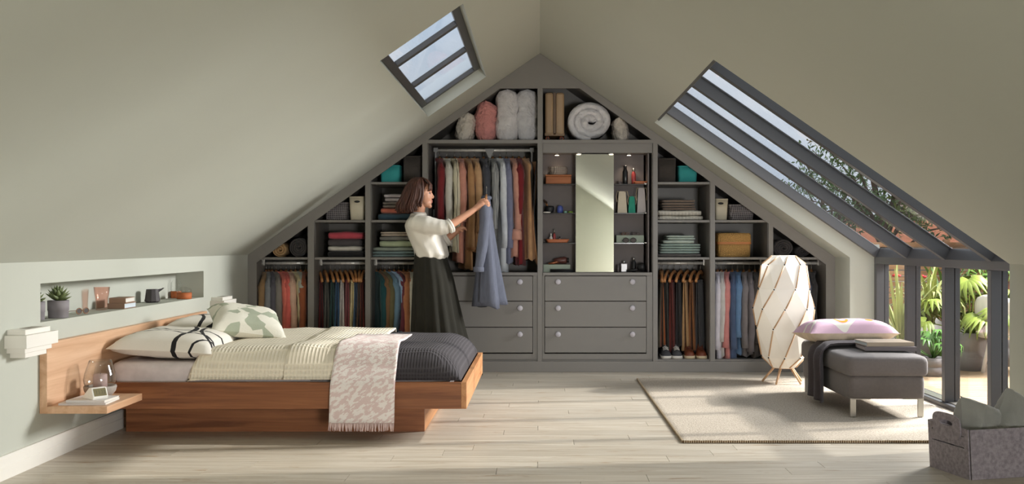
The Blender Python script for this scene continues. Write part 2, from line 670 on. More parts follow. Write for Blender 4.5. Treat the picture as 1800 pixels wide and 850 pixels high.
def raft(y0, y1, o0=RO, o1=RO + 0.078, xa=GX + 0.02, xb=None):
    xe = GXI
    # lower end is cut upright at the door head
    def pt(x, o):
        return (x + NX * o, zc(x) + NZ * o)
    xl0 = xe - NX * o0
    xl1 = xe + 0.10 - NX * o1
    return MB().prism([pt(xa, o0), pt(xl0, o0), pt(xl1, o1), pt(xa, o1)], y0, y1)


for i, y in enumerate(RYS):
    if i == 0:
        obj('rafter', raft(y - 0.05, y - 0.001), FRAME, w2, bev=0.003)
    elif i == 4:
        obj('rafter', raft(y + 0.001, y + 0.05), FRAME, w2, bev=0.003)
    else:
        obj('rafter', raft(y - 0.03, y + 0.03), FRAME, w2, bev=0.003)
        obj('glazing_cap', raft(y - 0.045, y + 0.045, RO + 0.0785, RO + 0.088), FRAME, w2, bev=0.003)
obj('top_rail', slope_bar(GX + 0.001, GX + 0.02, 5.43, 8.20, 0.03, RO + 0.08, 1), FRAME, w2, bev=0.003)
for i in range(4):
    ya, yb_ = RYS[i + 1] + (0.05 if i == 3 else 0.03), RYS[i] - (0.05 if i == 0 else 0.03)
    obj('window_pane', raft(ya, yb_, RO + 0.066, RO + 0.071), PANE, w2)

# ---- glazed door bay under it
d1 = struct(thing('door_1', 'row of slim grey glazed doors opening to the deck', 'door'))
ZH = 1.0
obj('head_beam', MB().prism([(GXI, ZH - 0.055), (GXI, ZH), (GXI + 0.035, ZH + 0.075), (GXI + 0.13, ZH + 0.06), (GXI + 0.13, ZH - 0.055)], GY0, GY1), FRAME, d1, bev=0.004)
obj('threshold', MB().box(GXI - 0.02, GXI + 0.13, GY0, GY1, -0.06, 0.028), FRAME, d1, bev=0.004)
obj('threshold_channel', MB().box(GXI + 0.02, GXI + 0.09, GY0 + 0.002, GY1 - 0.002, 0.028, 0.034), STEEL, d1)
PS = [(8.155, 8.209), (7.475, 7.53), (6.775, 6.83), (6.08, 6.135), (5.421, 5.47)]
for y0, y1 in PS:
    obj('post', box(GXI, GXI + 0.065, y0, y1, 0.028, ZH - 0.055), FRAME, d1, bev=0.003)
    obj('door_stile', box(GXI + 0.069, GXI + 0.105, y0 + 0.001, y1 - 0.001, 0.036, ZH - 0.055), FRAME, d1, bev=0.003)
for i in range(4):
    obj('door_pane', box(GXI + 0.08, GXI + 0.086, PS[i + 1][1], PS[i][0], 0.036, ZH - 0.055), PANE, d1)

# ------------------------------------------------------------------ outside
DECK = wood('deck_timber', (150, 124, 94), (178, 152, 120), 'x', rough=0.7, rand=True)
FENCE = wood('fence_timber', (150, 106, 68), (196, 150, 106), 'x', rough=0.8, rand=True)
LEAF_A = plain('leaf_yellow_green', (112, 126, 46), 0.5, var=0.25, vscale=5)
LEAF_B = plain('leaf_green', (84, 118, 46), 0.45, var=0.25, vscale=5)
LEAF_C = plain('leaf_pale_stripe', (150, 154, 92), 0.5, var=0.25, vscale=6)
POTG = plain('pot_grey', (128, 124, 124), 0.8, var=0.08, bump=0.2)
BARK = plain('bark', (104, 80, 58), 0.9, var=0.25, vscale=12, bump=0.5, bscale=30)
SOIL = plain('soil', (58, 44, 34), 0.95, var=0.3, vscale=30, bump=0.5, bscale=40)

deck = struct(thing('deck', 'pale timber deck outside the glazed doors', 'deck', (0, 0, 0)))
_b = box(2.90, 7.2, 0, 0.062, -0.05, -0.024).mesh('deck_board', DECK)
for i in range(86):
    link('deck_board', _b, deck, (0, 5.0 + i * 0.068, 0))
struct(obj('ground', box(-40, 60, 5, 90, -0.4, -0.06), plain('garden_ground', (112, 104, 78), 0.95, var=0.2, vscale=1.5)), 'open ground beyond the deck', 'ground')

fence = thing('slat_fence', 'warm timber garden fence of horizontal slats behind the plants', 'fence', (3.2, 10.9, -0.06))
_s = box(0, 3.7, 0, 0.02, 0, 0.052).mesh('slat', FENCE)
for i in range(19):
    link('slat', _s, fence, (0, 0, 0.02 + i * 0.062))
for i in range(4):
    link('fence_post', box(0, 0.06, 0.021, 0.08, 0, 1.22).mesh('fence_post', FENCE), fence, (0.1 + i * 1.14, 0, 0))

brick = plain('dark_red_brick', (120, 76, 58), 0.9, var=0.25, vscale=10, bump=0.4, bscale=30)
pier = thing('brick_pier', 'dark red brick pier at the right end of the deck', 'pier', (4.36, 9.55, -0.06))
obj('mortar_core', box(0.004, 0.80, 0.004, 0.21, 0, 1.36), plain('mortar', (126, 116, 104), 0.95), pier)
_bk = box(0, 0.19, 0, 0.22, 0, 0.058).mesh('brick', brick)
for r_ in range(12):
    for c_ in range(4):
        x_ = c_ * 0.2 - (0.0 if r_ % 2 else 0.08)
        if x_ < -0.01:
            continue
        link('brick', _bk, pier, (x_, -0.006, 0.52 + r_ * 0.068))
obj('render_base', box(-0.02, 0.82, -0.02, 0.22, 0, 0.515), plain('grey_render', (140, 132, 120), 0.95, bump=0.3), pier)


def leaf_blade(L, w, droop, fold=0.25, n=7, mat=None, name='leaf'):
    """arching strap leaf growing from the origin, rising then drooping along +x"""
    mb = MB()
    rows = []
    for i in range(n + 1):
        t = i / n
        ang = radians(80) - droop * t * t
        if i == 0:
            x, z = 0.0, 0.0
        else:
            x += L / n * cos(ang)
            z += L / n * sin(ang)
        ww = w * (0.45 + 1.6 * t) * (1 - t) ** 0.55 if t > 0 else w * 0.4
        ww = max(ww, 0.001)
        rows.append([(x, -ww, z + ww * fold), (x, 0, z), (x, ww, z + ww * fold)])
    mb.loft(rows, closed=False)
    return mb.mesh(name, mat, True)


def strap_plant(name, label, loc, blades, L, w, mat, pot=None, droop=(0.6, 2.4), stem=0.0, seed=1, cat='plant'):
    r = random.Random(seed)
    t = thing(name, label, cat, loc)
    zt = 0
    if pot:
        pr, ph = pot
        obj('pot', MB().lathe([(pr * 0.72, 0), (pr * 0.86, ph * 0.5), (pr * 0.9, ph * 0.52), (pr, ph), (pr * 0.9, ph), (pr * 0.86, ph * 0.92), (0.01, ph * 0.92)], 20), POTG, t, True)
        obj('soil', MB().lathe([(pr * 0.86, ph * 0.925), (pr * 0.5, ph * 0.95), (0.005, ph * 0.955)], 16), SOIL, t, True)
        zt = ph * 0.92
    if stem:
        obj('stem', MB().tube([(0, 0, zt), (0.01, 0.01, zt + stem * 0.5), (0, 0, zt + stem)], [0.035, 0.03, 0.028], 8), BARK, t, True)
        zt += stem
    kinds = [leaf_blade(L * f, w, d, mat=mat) for f, d in ((1, droop[0]), (0.9, (droop[0] + droop[1]) / 2), (0.85, droop[1]), (0.7, droop[0] * 0.8))]
    for i in range(blades):
        k = kinds[i % 4]
        link('leaf', k, t, (r.uniform(-.02, .02), r.uniform(-.02, .02), zt - r.uniform(0, 0.06)), (r.uniform(-.15, .15), r.uniform(-.2, .35), i * 2.399 + r.uniform(-.3, .3)))
    return t


def fan_mesh(Rr, seg=11, span=4.4, mat=None):
    """palmate fan of narrow pointed fingers"""
    mb = MB()
    for i in range(seg):
        a = -span / 2 + span * i / (seg - 1)
        d = Vector((cos(a), sin(a), 0))
        nrm = Vector((-sin(a), cos(a), 0))
        L = Rr * (0.75 + 0.25 * cos(a))
        pts = [(0.0, 0.004, 0), (0.35, Rr * 0.10, 0.02), (0.7, Rr * 0.08, 0.0), (1.0, 0.002, -0.10 * 1)]
        rows = [[d * (L * t) - nrm * w_ + Vector((0, 0, zz * Rr * 4)), d * (L * t) + Vector((0, 0, zz * Rr * 4 + w_ * 0.4)), d * (L * t) + nrm * w_ + Vector((0, 0, zz * Rr * 4))] for t, w_, zz in pts]
        mb.loft(rows, closed=False)
    return mb.mesh('leaf', mat, True)


def fan_plant(name, label, loc, count, Rr, stalk, mat, pot=None, seed=1, seg=11, span=4.4, base=0.0):
    r = random.Random(seed)
    t = thing(name, label, 'plant', loc)
    zt = base
    if pot:
        pr, ph = pot
        obj('pot', MB().lathe([(pr * 0.74, 0), (pr * 0.84, ph * 0.48), (pr * 0.80, ph * 0.50), (pr * 0.87, ph * 0.54), (pr, ph), (pr * 0.9, ph), (pr * 0.86, ph * 0.92), (0.01, ph * 0.92)], 22), POTG, t, True)
        obj('soil', MB().lathe([(pr * 0.86, ph * 0.925), (0.005, ph * 0.95)], 16), SOIL, t, True)
        zt = ph * 0.93
    if base and not pot:
        obj('trunk', MB().tube([(0, 0, 0), (0.02, 0, base * 0.5), (0, 0, base)], [0.05, 0.05, 0.04], 9), BARK, t, True)
    fm = fan_mesh(Rr, seg, span, mat)
    for i in range(count):
        az = i * 2.399 + r.uniform(-.3, .3)
        el = radians(r.uniform(15, 80))
        L = stalk * r.uniform(0.7, 1.1)
        tip = Vector((cos(az) * cos(el) * L, sin(az) * cos(el) * L, zt + sin(el) * L))
        obj('leaf_stalk', MB().tube([(0, 0, zt), Vector((tip.x * 0.5, tip.y * 0.5, zt + (tip.z - zt) * 0.62)), tip], [0.007, 0.006, 0.004], 5), mat, t, True)
        link('leaf', fm, t, tip, (r.uniform(-.3, .3), radians(r.uniform(-5, 50)), az))
    return t


ZD = -0.024
strap_plant('strap_plant', 'tall yellowish strap-leaf plant in the far door pane', (P(1582, 0, 9.0).x, 9.0, ZD), 30, 0.80, 0.016, LEAF_C, pot=(0.12, 0.16), stem=0.12, seed=3, droop=(0.3, 1.1))
strap_plant('strap_plant', 'striped spiky plant crowding the middle door pane', (P(1636, 0, 9.25).x, 9.25, ZD), 44, 0.70, 0.016, LEAF_C, pot=(0.16, 0.30), stem=0.14, seed=5, droop=(0.9, 2.6))
fan_plant('fatsia_shrub', 'glossy green shrub with hand-shaped leaves low behind the stool', (P(1640, 0, 8.55).x, 8.55, ZD), 16, 0.105, 0.24, plain('leaf_glossy', (84, 122, 58), 0.3, var=0.2), pot=(0.11, 0.16), seed=8, seg=9)
fan_plant('fan_palm', 'bright fan palm in a grey pot beyond the deck', (P(1706, 0, 8.95).x, 8.95, ZD), 20, 0.23, 0.46, LEAF_A, pot=(0.145, 0.34), seed=11, seg=13, span=3.6)
fan_plant('broadleaf_shrub', 'tall shrub with broad lime leaves over the palm', (P(1724, 0, 9.6).x, 9.45, ZD), 12, 0.15, 0.26, plain('leaf_lime', (112, 146, 66), 0.4, var=0.15), seed=15, seg=7, span=5.0, base=0.78)
strap_plant('strap_plant', 'dark green grassy clump against the slat fence', (P(1668, 0, 9.9).x, 9.9, ZD), 34, 0.80, 0.02, LEAF_B, pot=(0.16, 0.3), seed=21, droop=(0.6, 2.0))
fan_plant('small_shrub', 'small leafy shrub in a dark planter by the brick pier', (P(1771, 0, 9.25).x, 9.25, ZD), 14, 0.05, 0.12, LEAF_B, pot=(0.10, 0.34), seed=23, seg=7)

# flowers on the fence side
for i, (px_, py_) in enumerate(((1576, 484), (1621, 486))):
    t = thing('red_flower', ['red flower head above the far strap plant', 'red flower head above the striped spiky plant'][i], 'flower', P(px_, py_, 9.7), group='red flowers by the fence')
    for k in range(7):
        a = k * 0.9
        obj('petal', MB().ell((0.022 * cos(a), 0.022 * sin(a), 0.004 * (k % 3)), (0.024, 0.018, 0.012), 8, 5, Matrix.Rotation(a, 3, 'Z')), plain('flower_red', (196, 44, 44), 0.6), t, True)
    obj('stem', MB().tube([(0, 0, -0.01), (0.03, 0.02, -0.3), (0.05, 0.03, -(t.location.z + 0.05))], 0.006, 5), LEAF_B, t, True)


def tub_chair(label, loc, rz, sc):
    t = thing('garden_chair', label, 'chair', loc, rz)
    m = plain('white_resin', (214, 206, 196), 0.5, var=0.03)
    sh = MB()
    rings = []
    for i in range(9):
        a = i / 8
        z = sc * (0.36 + 0.40 * a)
        ring = []
        for k in range(15):
            th = radians(-125 + 250 * k / 14) + pi / 2
            rr = sc * (0.24 + 0.07 * a - 0.04 * a * a)
            top = z - sc * 0.22 * a * (1 - max(0, cos(th - pi / 2)))
            ring.append((rr * cos(th), rr * sin(th), top))
        rings.append(ring)
    sh.loft(rings, closed=False)
    obj('shell', sh, m, t, True, solid=0.03 * sc)
    obj('seat', MB().lathe([(0.01, 0.34 * sc), (0.25 * sc, 0.34 * sc), (0.26 * sc, 0.38 * sc), (0.01, 0.40 * sc)], 20), m, t, True)
    for k in range(4):
        a = pi / 4 + k * pi / 2
        obj('leg', MB().tube([(0.15 * sc * cos(a), 0.15 * sc * sin(a), 0.345 * sc), (0.22 * sc * cos(a), 0.22 * sc * sin(a), 0)], 0.018 * sc, 7), m, t, True)


tub_chair('rounded off-white garden chair half behind the wide post', (PX(1772, 8.7), 8.72, ZD), 2.2, 0.92)


def boulder(label, loc, r3, seed):
    mb = MB()
    mb.ell((0, 0, r3[2] * 0.8), r3, 16, 10)
    mb.v = [tuple(Vector(p) * (1 + 0.10 * fbm(p[0] * 4 + seed, p[1] * 4, p[2] * 4))) for p in mb.v]
    zmin = min(p[2] for p in mb.v)
    mb.v = [(p[0], p[1], p[2] - zmin) for p in mb.v]
    tag(obj('boulder', mb, plain('pale_stone', (188, 182, 176), 0.85, var=0.08, vscale=6, bump=0.3, bscale=40), smooth=True, loc=loc), label, 'boulder')


boulder('smooth pale boulder under the far strap plant', (PX(1590, 9.45), 9.5, ZD), (0.20, 0.16, 0.20), 1)
boulder('smooth pale boulder beneath the striped spiky plant', (PX(1625, 9.75), 9.85, ZD), (0.22, 0.16, 0.24), 5)


def tree(name, label, loc, h, spread, nb, nl, seed, lm, group='trees beyond the fence'):
    r = random.Random(seed)
    t = thing(name, label, 'tree', loc, group=group)
    mb = MB()
    mb.tube([(0, 0, 0), (0.05, 0.02, h * 0.35), (0.0, 0.05, h * 0.6)], [0.09, 0.07, 0.05], 8)
    tips = []
    for i in range(nb):
        a = r.uniform(0, 2 * pi)
        rr = spread * r.uniform(0.4, 1.0)
        b0_ = Vector((0.03, 0.03, h * r.uniform(0.28, 0.6)))
        tip = Vector((rr * cos(a), rr * sin(a) * 0.7, h * r.uniform(0.5, 1.0)))
        mid = (b0_ + tip) / 2 + Vector((0, 0, h * 0.08))
        mb.tube([b0_, mid, tip], [0.03, 0.018, 0.006], 5)
        tips.append((b0_, mid, tip))
    obj('trunk', mb, BARK, t, True)
    lf = MB()
    for i in range(nl):
        b0_, mid, tip = r.choice(tips)
        u = r.uniform(0.3, 1.05)
        p = mid.lerp(tip, u) + Vector((r.gauss(0, .09), r.gauss(0, .09), r.gauss(0, .09))) * spread
        q = Euler((r.uniform(-1.2, 1.2), r.uniform(-1.2, 1.2), r.uniform(0, 6.28))).to_matrix()
        s = r.uniform(0.035, 0.065)
        lf.add([p + q @ Vector(c) * s for c in ((-1, 0, 0), (0, -0.32, 0.08), (1, 0, 0), (0, 0.32, 0.08))], [(0, 1, 2), (0, 2, 3)])
    o = obj('foliage', lf, lm, t)
    o['kind'] = 'stuff'
    return t


tree('leafy_tree', 'fine-leaved tree seen through the second glazed strip', (5.0, 14.5, -0.06), 2.7, 1.15, 26, 2400, 2, LEAF_B)
tree('leafy_tree', 'yellow-green tree seen through the nearest glazed strip', (5.6, 12.9, -0.06), 3.0, 1.2, 26, 2800, 4, LEAF_A)
tree('leafy_tree', 'dark tree low in the far glazed strip', (5.1, 17.5, -0.06), 2.55, 1.1, 22, 1600, 6, LEAF_B)


def house(label, x0, x1, y0, y1, zw, zt, wallc, seed):
    t = thing('house', label, 'building', ((x0 + x1) / 2, (y0 + y1) / 2, -0.06))
    hx, hy = (x1 - x0) / 2, (y1 - y0) / 2
    obj('house_wall', box(-hx, hx, -hy, hy, 0, zw), plain('house_wall_%d' % seed, wallc, 0.9, var=0.05), t)
    obj('roof', MB().prism([(-hy - 0.3, zw), (hy + 0.3, zw), (0, zt)], -hx - 0.3, hx + 0.3, 'x'), plain('terracotta', (198, 122, 84), 0.9, var=0.2, vscale=3, bump=0.6, bscale=12), t)
    obj('chimney', box(hx * 0.4, hx * 0.4 + 0.6, -0.3, 0.3, zw, zt + 0.5), plain('house_wall_%d' % seed, wallc, 0.9), t)
    for k in range(3):
        xx = -hx + (k + 0.7) * hx * 0.55
        f = obj('window', box(xx, xx + 0.9, -hy - 0.04, -hy + 0.02, zw * 0.35, zw * 0.8), WHITE, t)
        obj('window_pane', box(xx + 0.08, xx + 0.82, -hy - 0.06, -hy - 0.035, zw * 0.38, zw * 0.77), plain('far_window', (92, 104, 112), 0.2), f)


house('far house with a terracotta roof low behind the trees', 12.5, 17.6, 34, 40, 1.1, 1.8, (208, 190, 168), 1)
house('far cream house with terracotta roof beyond the tallest tree', 8.8, 11.2, 27, 31, 1.2, 1.95, (214, 204, 190), 2)

# ------------------------------------------------------------------ fitted wardrobe
def X(px):
    return PX(px, YW)


def Z(py):
    return PZ(py, YW)


YI, YD = YW + 0.022, YB - 0.03                       # behind the face frame, back of the carcass
ZP = 0.093                                          # top of the plinth
S1, S2, S3, S4 = 0.992, 1.315, 1.645, 2.009          # shelf tops
DIV = [(541, 552), (642, 651), (742.5, 751), (945, 953), (1148, 1155.5), (1248.5, 1256.5), (1351, 1359)]
XLF, XRF = X(451), X(1452)


def inner(x):
    """lower edge of the raking face boards"""
    a = abs(x)
    return zc(x) - 0.056 - 0.026 * min(a, 2.6)


wf = thing('fitted_wardrobe', 'grey painted face frame of the fitted wardrobe filling the gable', 'wardrobe', (0, YW, 0))
G0, G1 = 0.0, 0.022
obj('plinth', MB().box(XL + 0.001, XR - 0.001, -0.006, 0.4, 0.0, ZP), GREY, wf, bev=0.002)
for sgn, xo, xi in ((-1, XL + 0.001, XLF), (1, XR - 0.001, XRF)):
    obj('outer_stile', MB().prism([(xo, ZP), (xi, ZP), (xi, inner(xi)), (xo, zc(xo) - 0.002)], G0, G1), GREY, wf)
    xt = 0.345 * sgn
    obj('raking_board', MB().prism([(xi, inner(xi)), (xo, zc(xo) - 0.002), (xt, zc(xt) - 0.002), (xt, 2.4546)], G0, G1), GREY, wf)
obj('gable_panel', MB().prism([(-0.345, 2.4546), (0.345, 2.4546), (0.345, zc(.345) - 0.002), (0, ZR - 0.002), (-0.345, zc(.345) - 0.002)], G0, G1), GREY, wf)
for a, b in DIV:
    xa, xb = X(a), X(b)
    zt = min(inner(xa), inner(xb)) if a != 945 else 2.4546
    z0 = ZP
    obj('divider', MB().prism([(xa, z0), (xb, z0), (xb, inner(xb) if a != 945 else zt), (xa, inner(xa) if a != 945 else zt)], G0 - 0.001, G1), GREY, wf)
for a, b in ((751, 945), (953, 1148)):
    obj('cross_rail', box(X(a), X(b), -0.001, G1, S4 - 0.03, S4), GREY, wf)


def carcass(name, label, x0, x1, ztop, slope=True):
    """side panels, back panel, bottom and sloping top of one unit"""
    t = thing(name, label, 'wardrobe', ((x0 + x1) / 2, YI, 0))
    cx = (x0 + x1) / 2
    e = 0.016
    for xs, xe in ((x0, x0 + e), (x1 - e, x1)):
        obj('side_panel', MB().prism([(xs - cx, ZP), (xe - cx, ZP), (xe - cx, ztop(xe)), (xs - cx, ztop(xs))], 0, YD - YI), GREY, t)
    obj('back_panel', MB().prism([(x0 + e - cx, ZP), (x1 - e - cx, ZP), (x1 - e - cx, ztop(x1 - e)), (x0 + e - cx, ztop(x0 + e))], YD - YI, YD - YI + 0.012), GREY, t)
    obj('bottom_panel', box(x0 + e - cx, x1 - e - cx, 0, YD - YI, ZP - 0.001, ZP + 0.014), GREY, t)
    if slope:
        obj('top_panel', MB().prism([(x0 - cx, ztop(x0)), (x1 - cx, ztop(x1)), (x1 - cx, ztop(x1) + 0.014), (x0 - cx, ztop(x0) + 0.014)], 0, YD - YI), GREY, t)
    return t


def shelf(t, x0, x1, z, y0=0.0):
    cx = t.location.x
    return obj('shelf', box(x0 + 0.016 - cx, x1 - 0.016 - cx, y0, YD - YI, z - 0.02, z), GREY, t, bev=0.001)


YR = 8.90


def rail(t, x0, x1, z, brackets=True):
    cx = t.location.x
    o = obj('clothes_rail', MB().tube([(x0 + 0.017 - cx, YR - YI, z), (x1 - 0.017 - cx, YR - YI, z)], 0.014, 12), plain('rail_painted_shine', (240, 238, 232), 0.25, 0.3, var=0.01), t, True)  # chrome reflection put into the rail as a near-white colour
    if brackets:
        for xx in (x0 + 0.017, x1 - 0.030):
            obj('bracket', box(xx - cx, xx + 0.012 - cx, YR - YI - 0.02, YR - YI + 0.02, z - 0.02, S1 - 0.02), STEEL, o)
    return o


def ztop(x):
    return zc(x) - 0.05


ZRL = 0.937
U = {}
spans = {'A': (XLF - 0.03, X(544)), 'B': (X(549), X(644.5)), 'C': (X(648.5), X(745)), 'D': (X(749), X(948)),
         'E': (X(951), X(1150)), 'F': (X(1153.5), X(1251)), 'G': (X(1254.5), X(1353.5)), 'H': (X(1357), XRF + 0.03)}
lab = {'A': 'short grey wardrobe unit at the far left, two rolls on its shelf', 'B': 'grey wardrobe unit with trousers left, folded knitwear above',
       'C': 'grey wardrobe unit with shirts behind the woman', 'D': 'wide grey wardrobe unit with coats hanging above three drawers',
       'E': 'wide grey wardrobe unit with tall mirror above three drawers', 'F': 'grey wardrobe unit right of the mirror with trousers and shoes',
       'G': 'grey wardrobe unit with bamboo basket above hanging shirts', 'H': 'short grey wardrobe unit at the far right behind the lamp'}
for k in 'ABCFGH':
    x0, x1 = spans[k]
    U[k] = carcass('wardrobe_unit', lab[k], x0, x1, ztop)
    shelf(U[k], x0, x1, S1)
    if k in 'BCFG':
        shelf(U[k], x0, x1, S2)
    if k in 'CF':
        shelf(U[k], x0, x1, S3)
    rail(U[k], x0, x1, ZRL)


def knob(parent, x, z):
    obj('knob', MB().lathe([(0.012, 0), (0.012, 0.012), (0.022, 0.014), (0.024, 0.020), (0.020, 0.025), (0.001, 0.026)], 18), plain('lilac_grey_knob', (206, 202, 210), 0.4), parent, True, loc=(x, -0.0185, z), rot=(pi / 2, 0, 0))


def wide_unit(k, dx0, dx1, knobs, label):
    x0, x1 = spans[k]
    t = carcass('wardrobe_unit', label, x0, x1, ztop, slope=True)
    cx = t.location.x
    shelf(t, x0, x1, S4 - 0.005)
    obj('counter', box(x0 + 0.016 - cx, x1 - 0.016 - cx, -0.022, YD - YI, Z(484), Z(478.5)), GREY, t, bev=0.002)
    zs = [Z(484.5), Z(529), Z(574.8), Z(620)]
    for i in range(3):
        d = obj('drawer', box(dx0 - cx, dx1 - cx, -0.018, 0.4, zs[i + 1] + 0.003, zs[i] - 0.003), GREY, t, bev=0.0015)
        for kx in knobs:
            knob(d, kx - cx, Z(495 + i * 46))
    obj('drawer_surround', MB().box(X(751 if k == 'D' else 953.5) - cx, dx0 - 0.004 - cx, -0.012, 0.3, ZP + 0.016, Z(484)).box(dx1 + 0.004 - cx, X(944.5 if k == 'D' else 1147.5) - cx, -0.012, 0.3, ZP + 0.016, Z(484)).box(dx0 - 0.004 - cx, dx1 + 0.004 - cx, -0.010, 0.3, ZP + 0.016, Z(621.5)), GREY, t)
    return t


U['D'] = wide_unit('D', X(757), X(936), (X(779), X(914)), lab['D'])
U['E'] = wide_unit('E', X(958), X(1136), (X(981), X(1111.5)), lab['E'])
# pull-down rail in D
ZRD = PZ(264, YR)
t = U['D']
cx = t.location.x
xr0, xr1 = PX(766, YR), PX(935, YR)
r_ = rail(t, xr0 - 0.017, xr1 + 0.017, ZRD, False)
PLS = plain('grey_plastic', (150, 150, 150), 0.45)
for xx in (xr0, xr1):
    obj('lift_arm', box(xx - 0.008 - cx, xx + 0.008 - cx, YR - YI - 0.012, YR - YI + 0.012, 1.15, ZRD + 0.012), PLS, r_, bev=0.003)
    obj('lift_elbow', box(xx - 0.02 - cx, xx + 0.02 - cx, YR - YI - 0.016, YR - YI + 0.016, ZRD - 0.016, ZRD + 0.022), PLS, r_, bev=0.004)
    obj('lift_housing', box(xx - 0.028 - cx, xx + 0.012 - cx, YR - YI + 0.02, YR - YI + 0.10, 1.12, 1.42), PLS, r_, bev=0.006)
obj('pull_rod', MB().prism([(PX(861, YR) - cx - 0.045, ZRD + 0.012), (PX(861, YR) - cx + 0.045, ZRD + 0.012), (PX(861, YR) - cx + 0.008, ZRD - 0.07), (PX(861, YR) - cx + 0.008, ZRD - 0.6), (PX(861, YR) - cx - 0.008, ZRD - 0.6), (PX(861, YR) - cx - 0.008, ZRD - 0.07)], YR - YI - 0.026, YR - YI - 0.014), PLS, r_)

# mirror bay in E: mirror panel, glass shelves either side, spot lamps above
t = U['E']
cx = t.location.x
x0, x1 = spans['E']
YS = 8.80
obj('pelmet', box(x0 + 0.016 - cx, x1 - 0.016 - cx, -0.004, 0.03, Z(268), S4 - 0.03), GREY, t)
obj('canopy', box(x0 + 0.016 - cx, x1 - 0.016 - cx, 0.0305, YD - YI, Z(268), Z(266)), GREY, t)
MIRROR, _nt, _b = new_mat('mirror_silver')
_b.inputs['Base Color'].default_value = (0.86, 0.88, 0.87, 1)
_b.inputs['Metallic'].default_value = 1.0
_b.inputs['Roughness'].default_value = 0.02
TAUPE = plain('taupe_panel', (118, 110, 108), 0.6)
mr = obj('mirror_panel', box(X(1012) - cx, X(1080) - cx, 0.03, 0.05, Z(478.5) + 0.001, Z(269.5)), GREY, t)
obj('mirror_glass', box(X(1012.5) - cx, X(1079.5) - cx, 0.024, 0.0295, Z(478) + 0.001, Z(270)), MIRROR, mr)
obj('inner_partition', box(X(1012) - cx, X(1012) + 0.014 - cx, 0.051, YD - YI, Z(478.5) + 0.001, Z(268)), GREY, t)
obj('inner_partition', box(X(1080) - 0.014 - cx, X(1080) - cx, 0.051, YD - YI, Z(478.5) + 0.001, Z(268)), GREY, t)
obj('bay_back', box(x0 + 0.017 - cx, X(1011.5) - cx, 0.20, 0.21, Z(478.5) + 0.001, Z(268)), TAUPE, t)
obj('bay_back', box(X(1080.5) - cx, X(1136) - cx, 0.20, 0.21, Z(478.5) + 0.001, Z(268)), TAUPE, t)
obj('bay_side', box(X(1140) - cx, X(1140) + 0.012 - cx, 0.04, 0.30, Z(478.5) + 0.001, Z(268)), TAUPE, t)
SHZ = [Z(322), Z(373.5), Z(426.5)]
SMOKE = plain('dark_shelf_glass', (64, 62, 62), 0.15)
for z in SHZ:
    obj('glass_shelf', box(x0 + 0.017 - cx, X(1012) - 0.001 - cx, 0.055, 0.199, z - 0.008, z), SMOKE, t)
    obj('glass_shelf', box(X(1080) + 0.001 - cx, X(1140) - 0.001 - cx, 0.055, 0.199, z - 0.008, z), SMOKE, t)
    obj('shelf_pin', MB().tube([(X(1140) - cx - 0.03, 0.05, z), (X(1140) - cx, 0.05, z)], 0.008, 8), CHROME, t, True)
for i, (px_, yo) in enumerate(((979.5, 0.11), (1108, 0.11), (1017.5, 0.012), (1075, 0.012))):
    sp = obj('spot_lamp', MB().lathe([(0.022, -0.012), (0.026, -0.004), (0.026, 0.0)], 16), CHROME, t, True, loc=(X(px_) - cx, yo, Z(268)))
    em, nt_, b_ = new_mat('spot_lens')
    b_.inputs['Emission Color'].default_value = (1, 0.82, 0.58, 1)
    b_.inputs['Emission Strength'].default_value = 6
    obj('spot_lens', MB().lathe([(0.001, -0.0135), (0.018, -0.0135), (0.018, -0.0125), (0.001, -0.0125)], 14), em, sp, True)
    if i < 2:
        light('spot_lamp_light', 'SPOT', (X(px_), YI + yo, Z(268) - 0.02), (X(px_), YI + yo + 0.02, 0.5), 2.2, (1, 0.84, 0.64), spot_size=radians(110), spot_blend=0.8, shadow_soft_size=0.02)

# ------------------------------------------------------------------ hanging clothes
_cloth_cache = {}


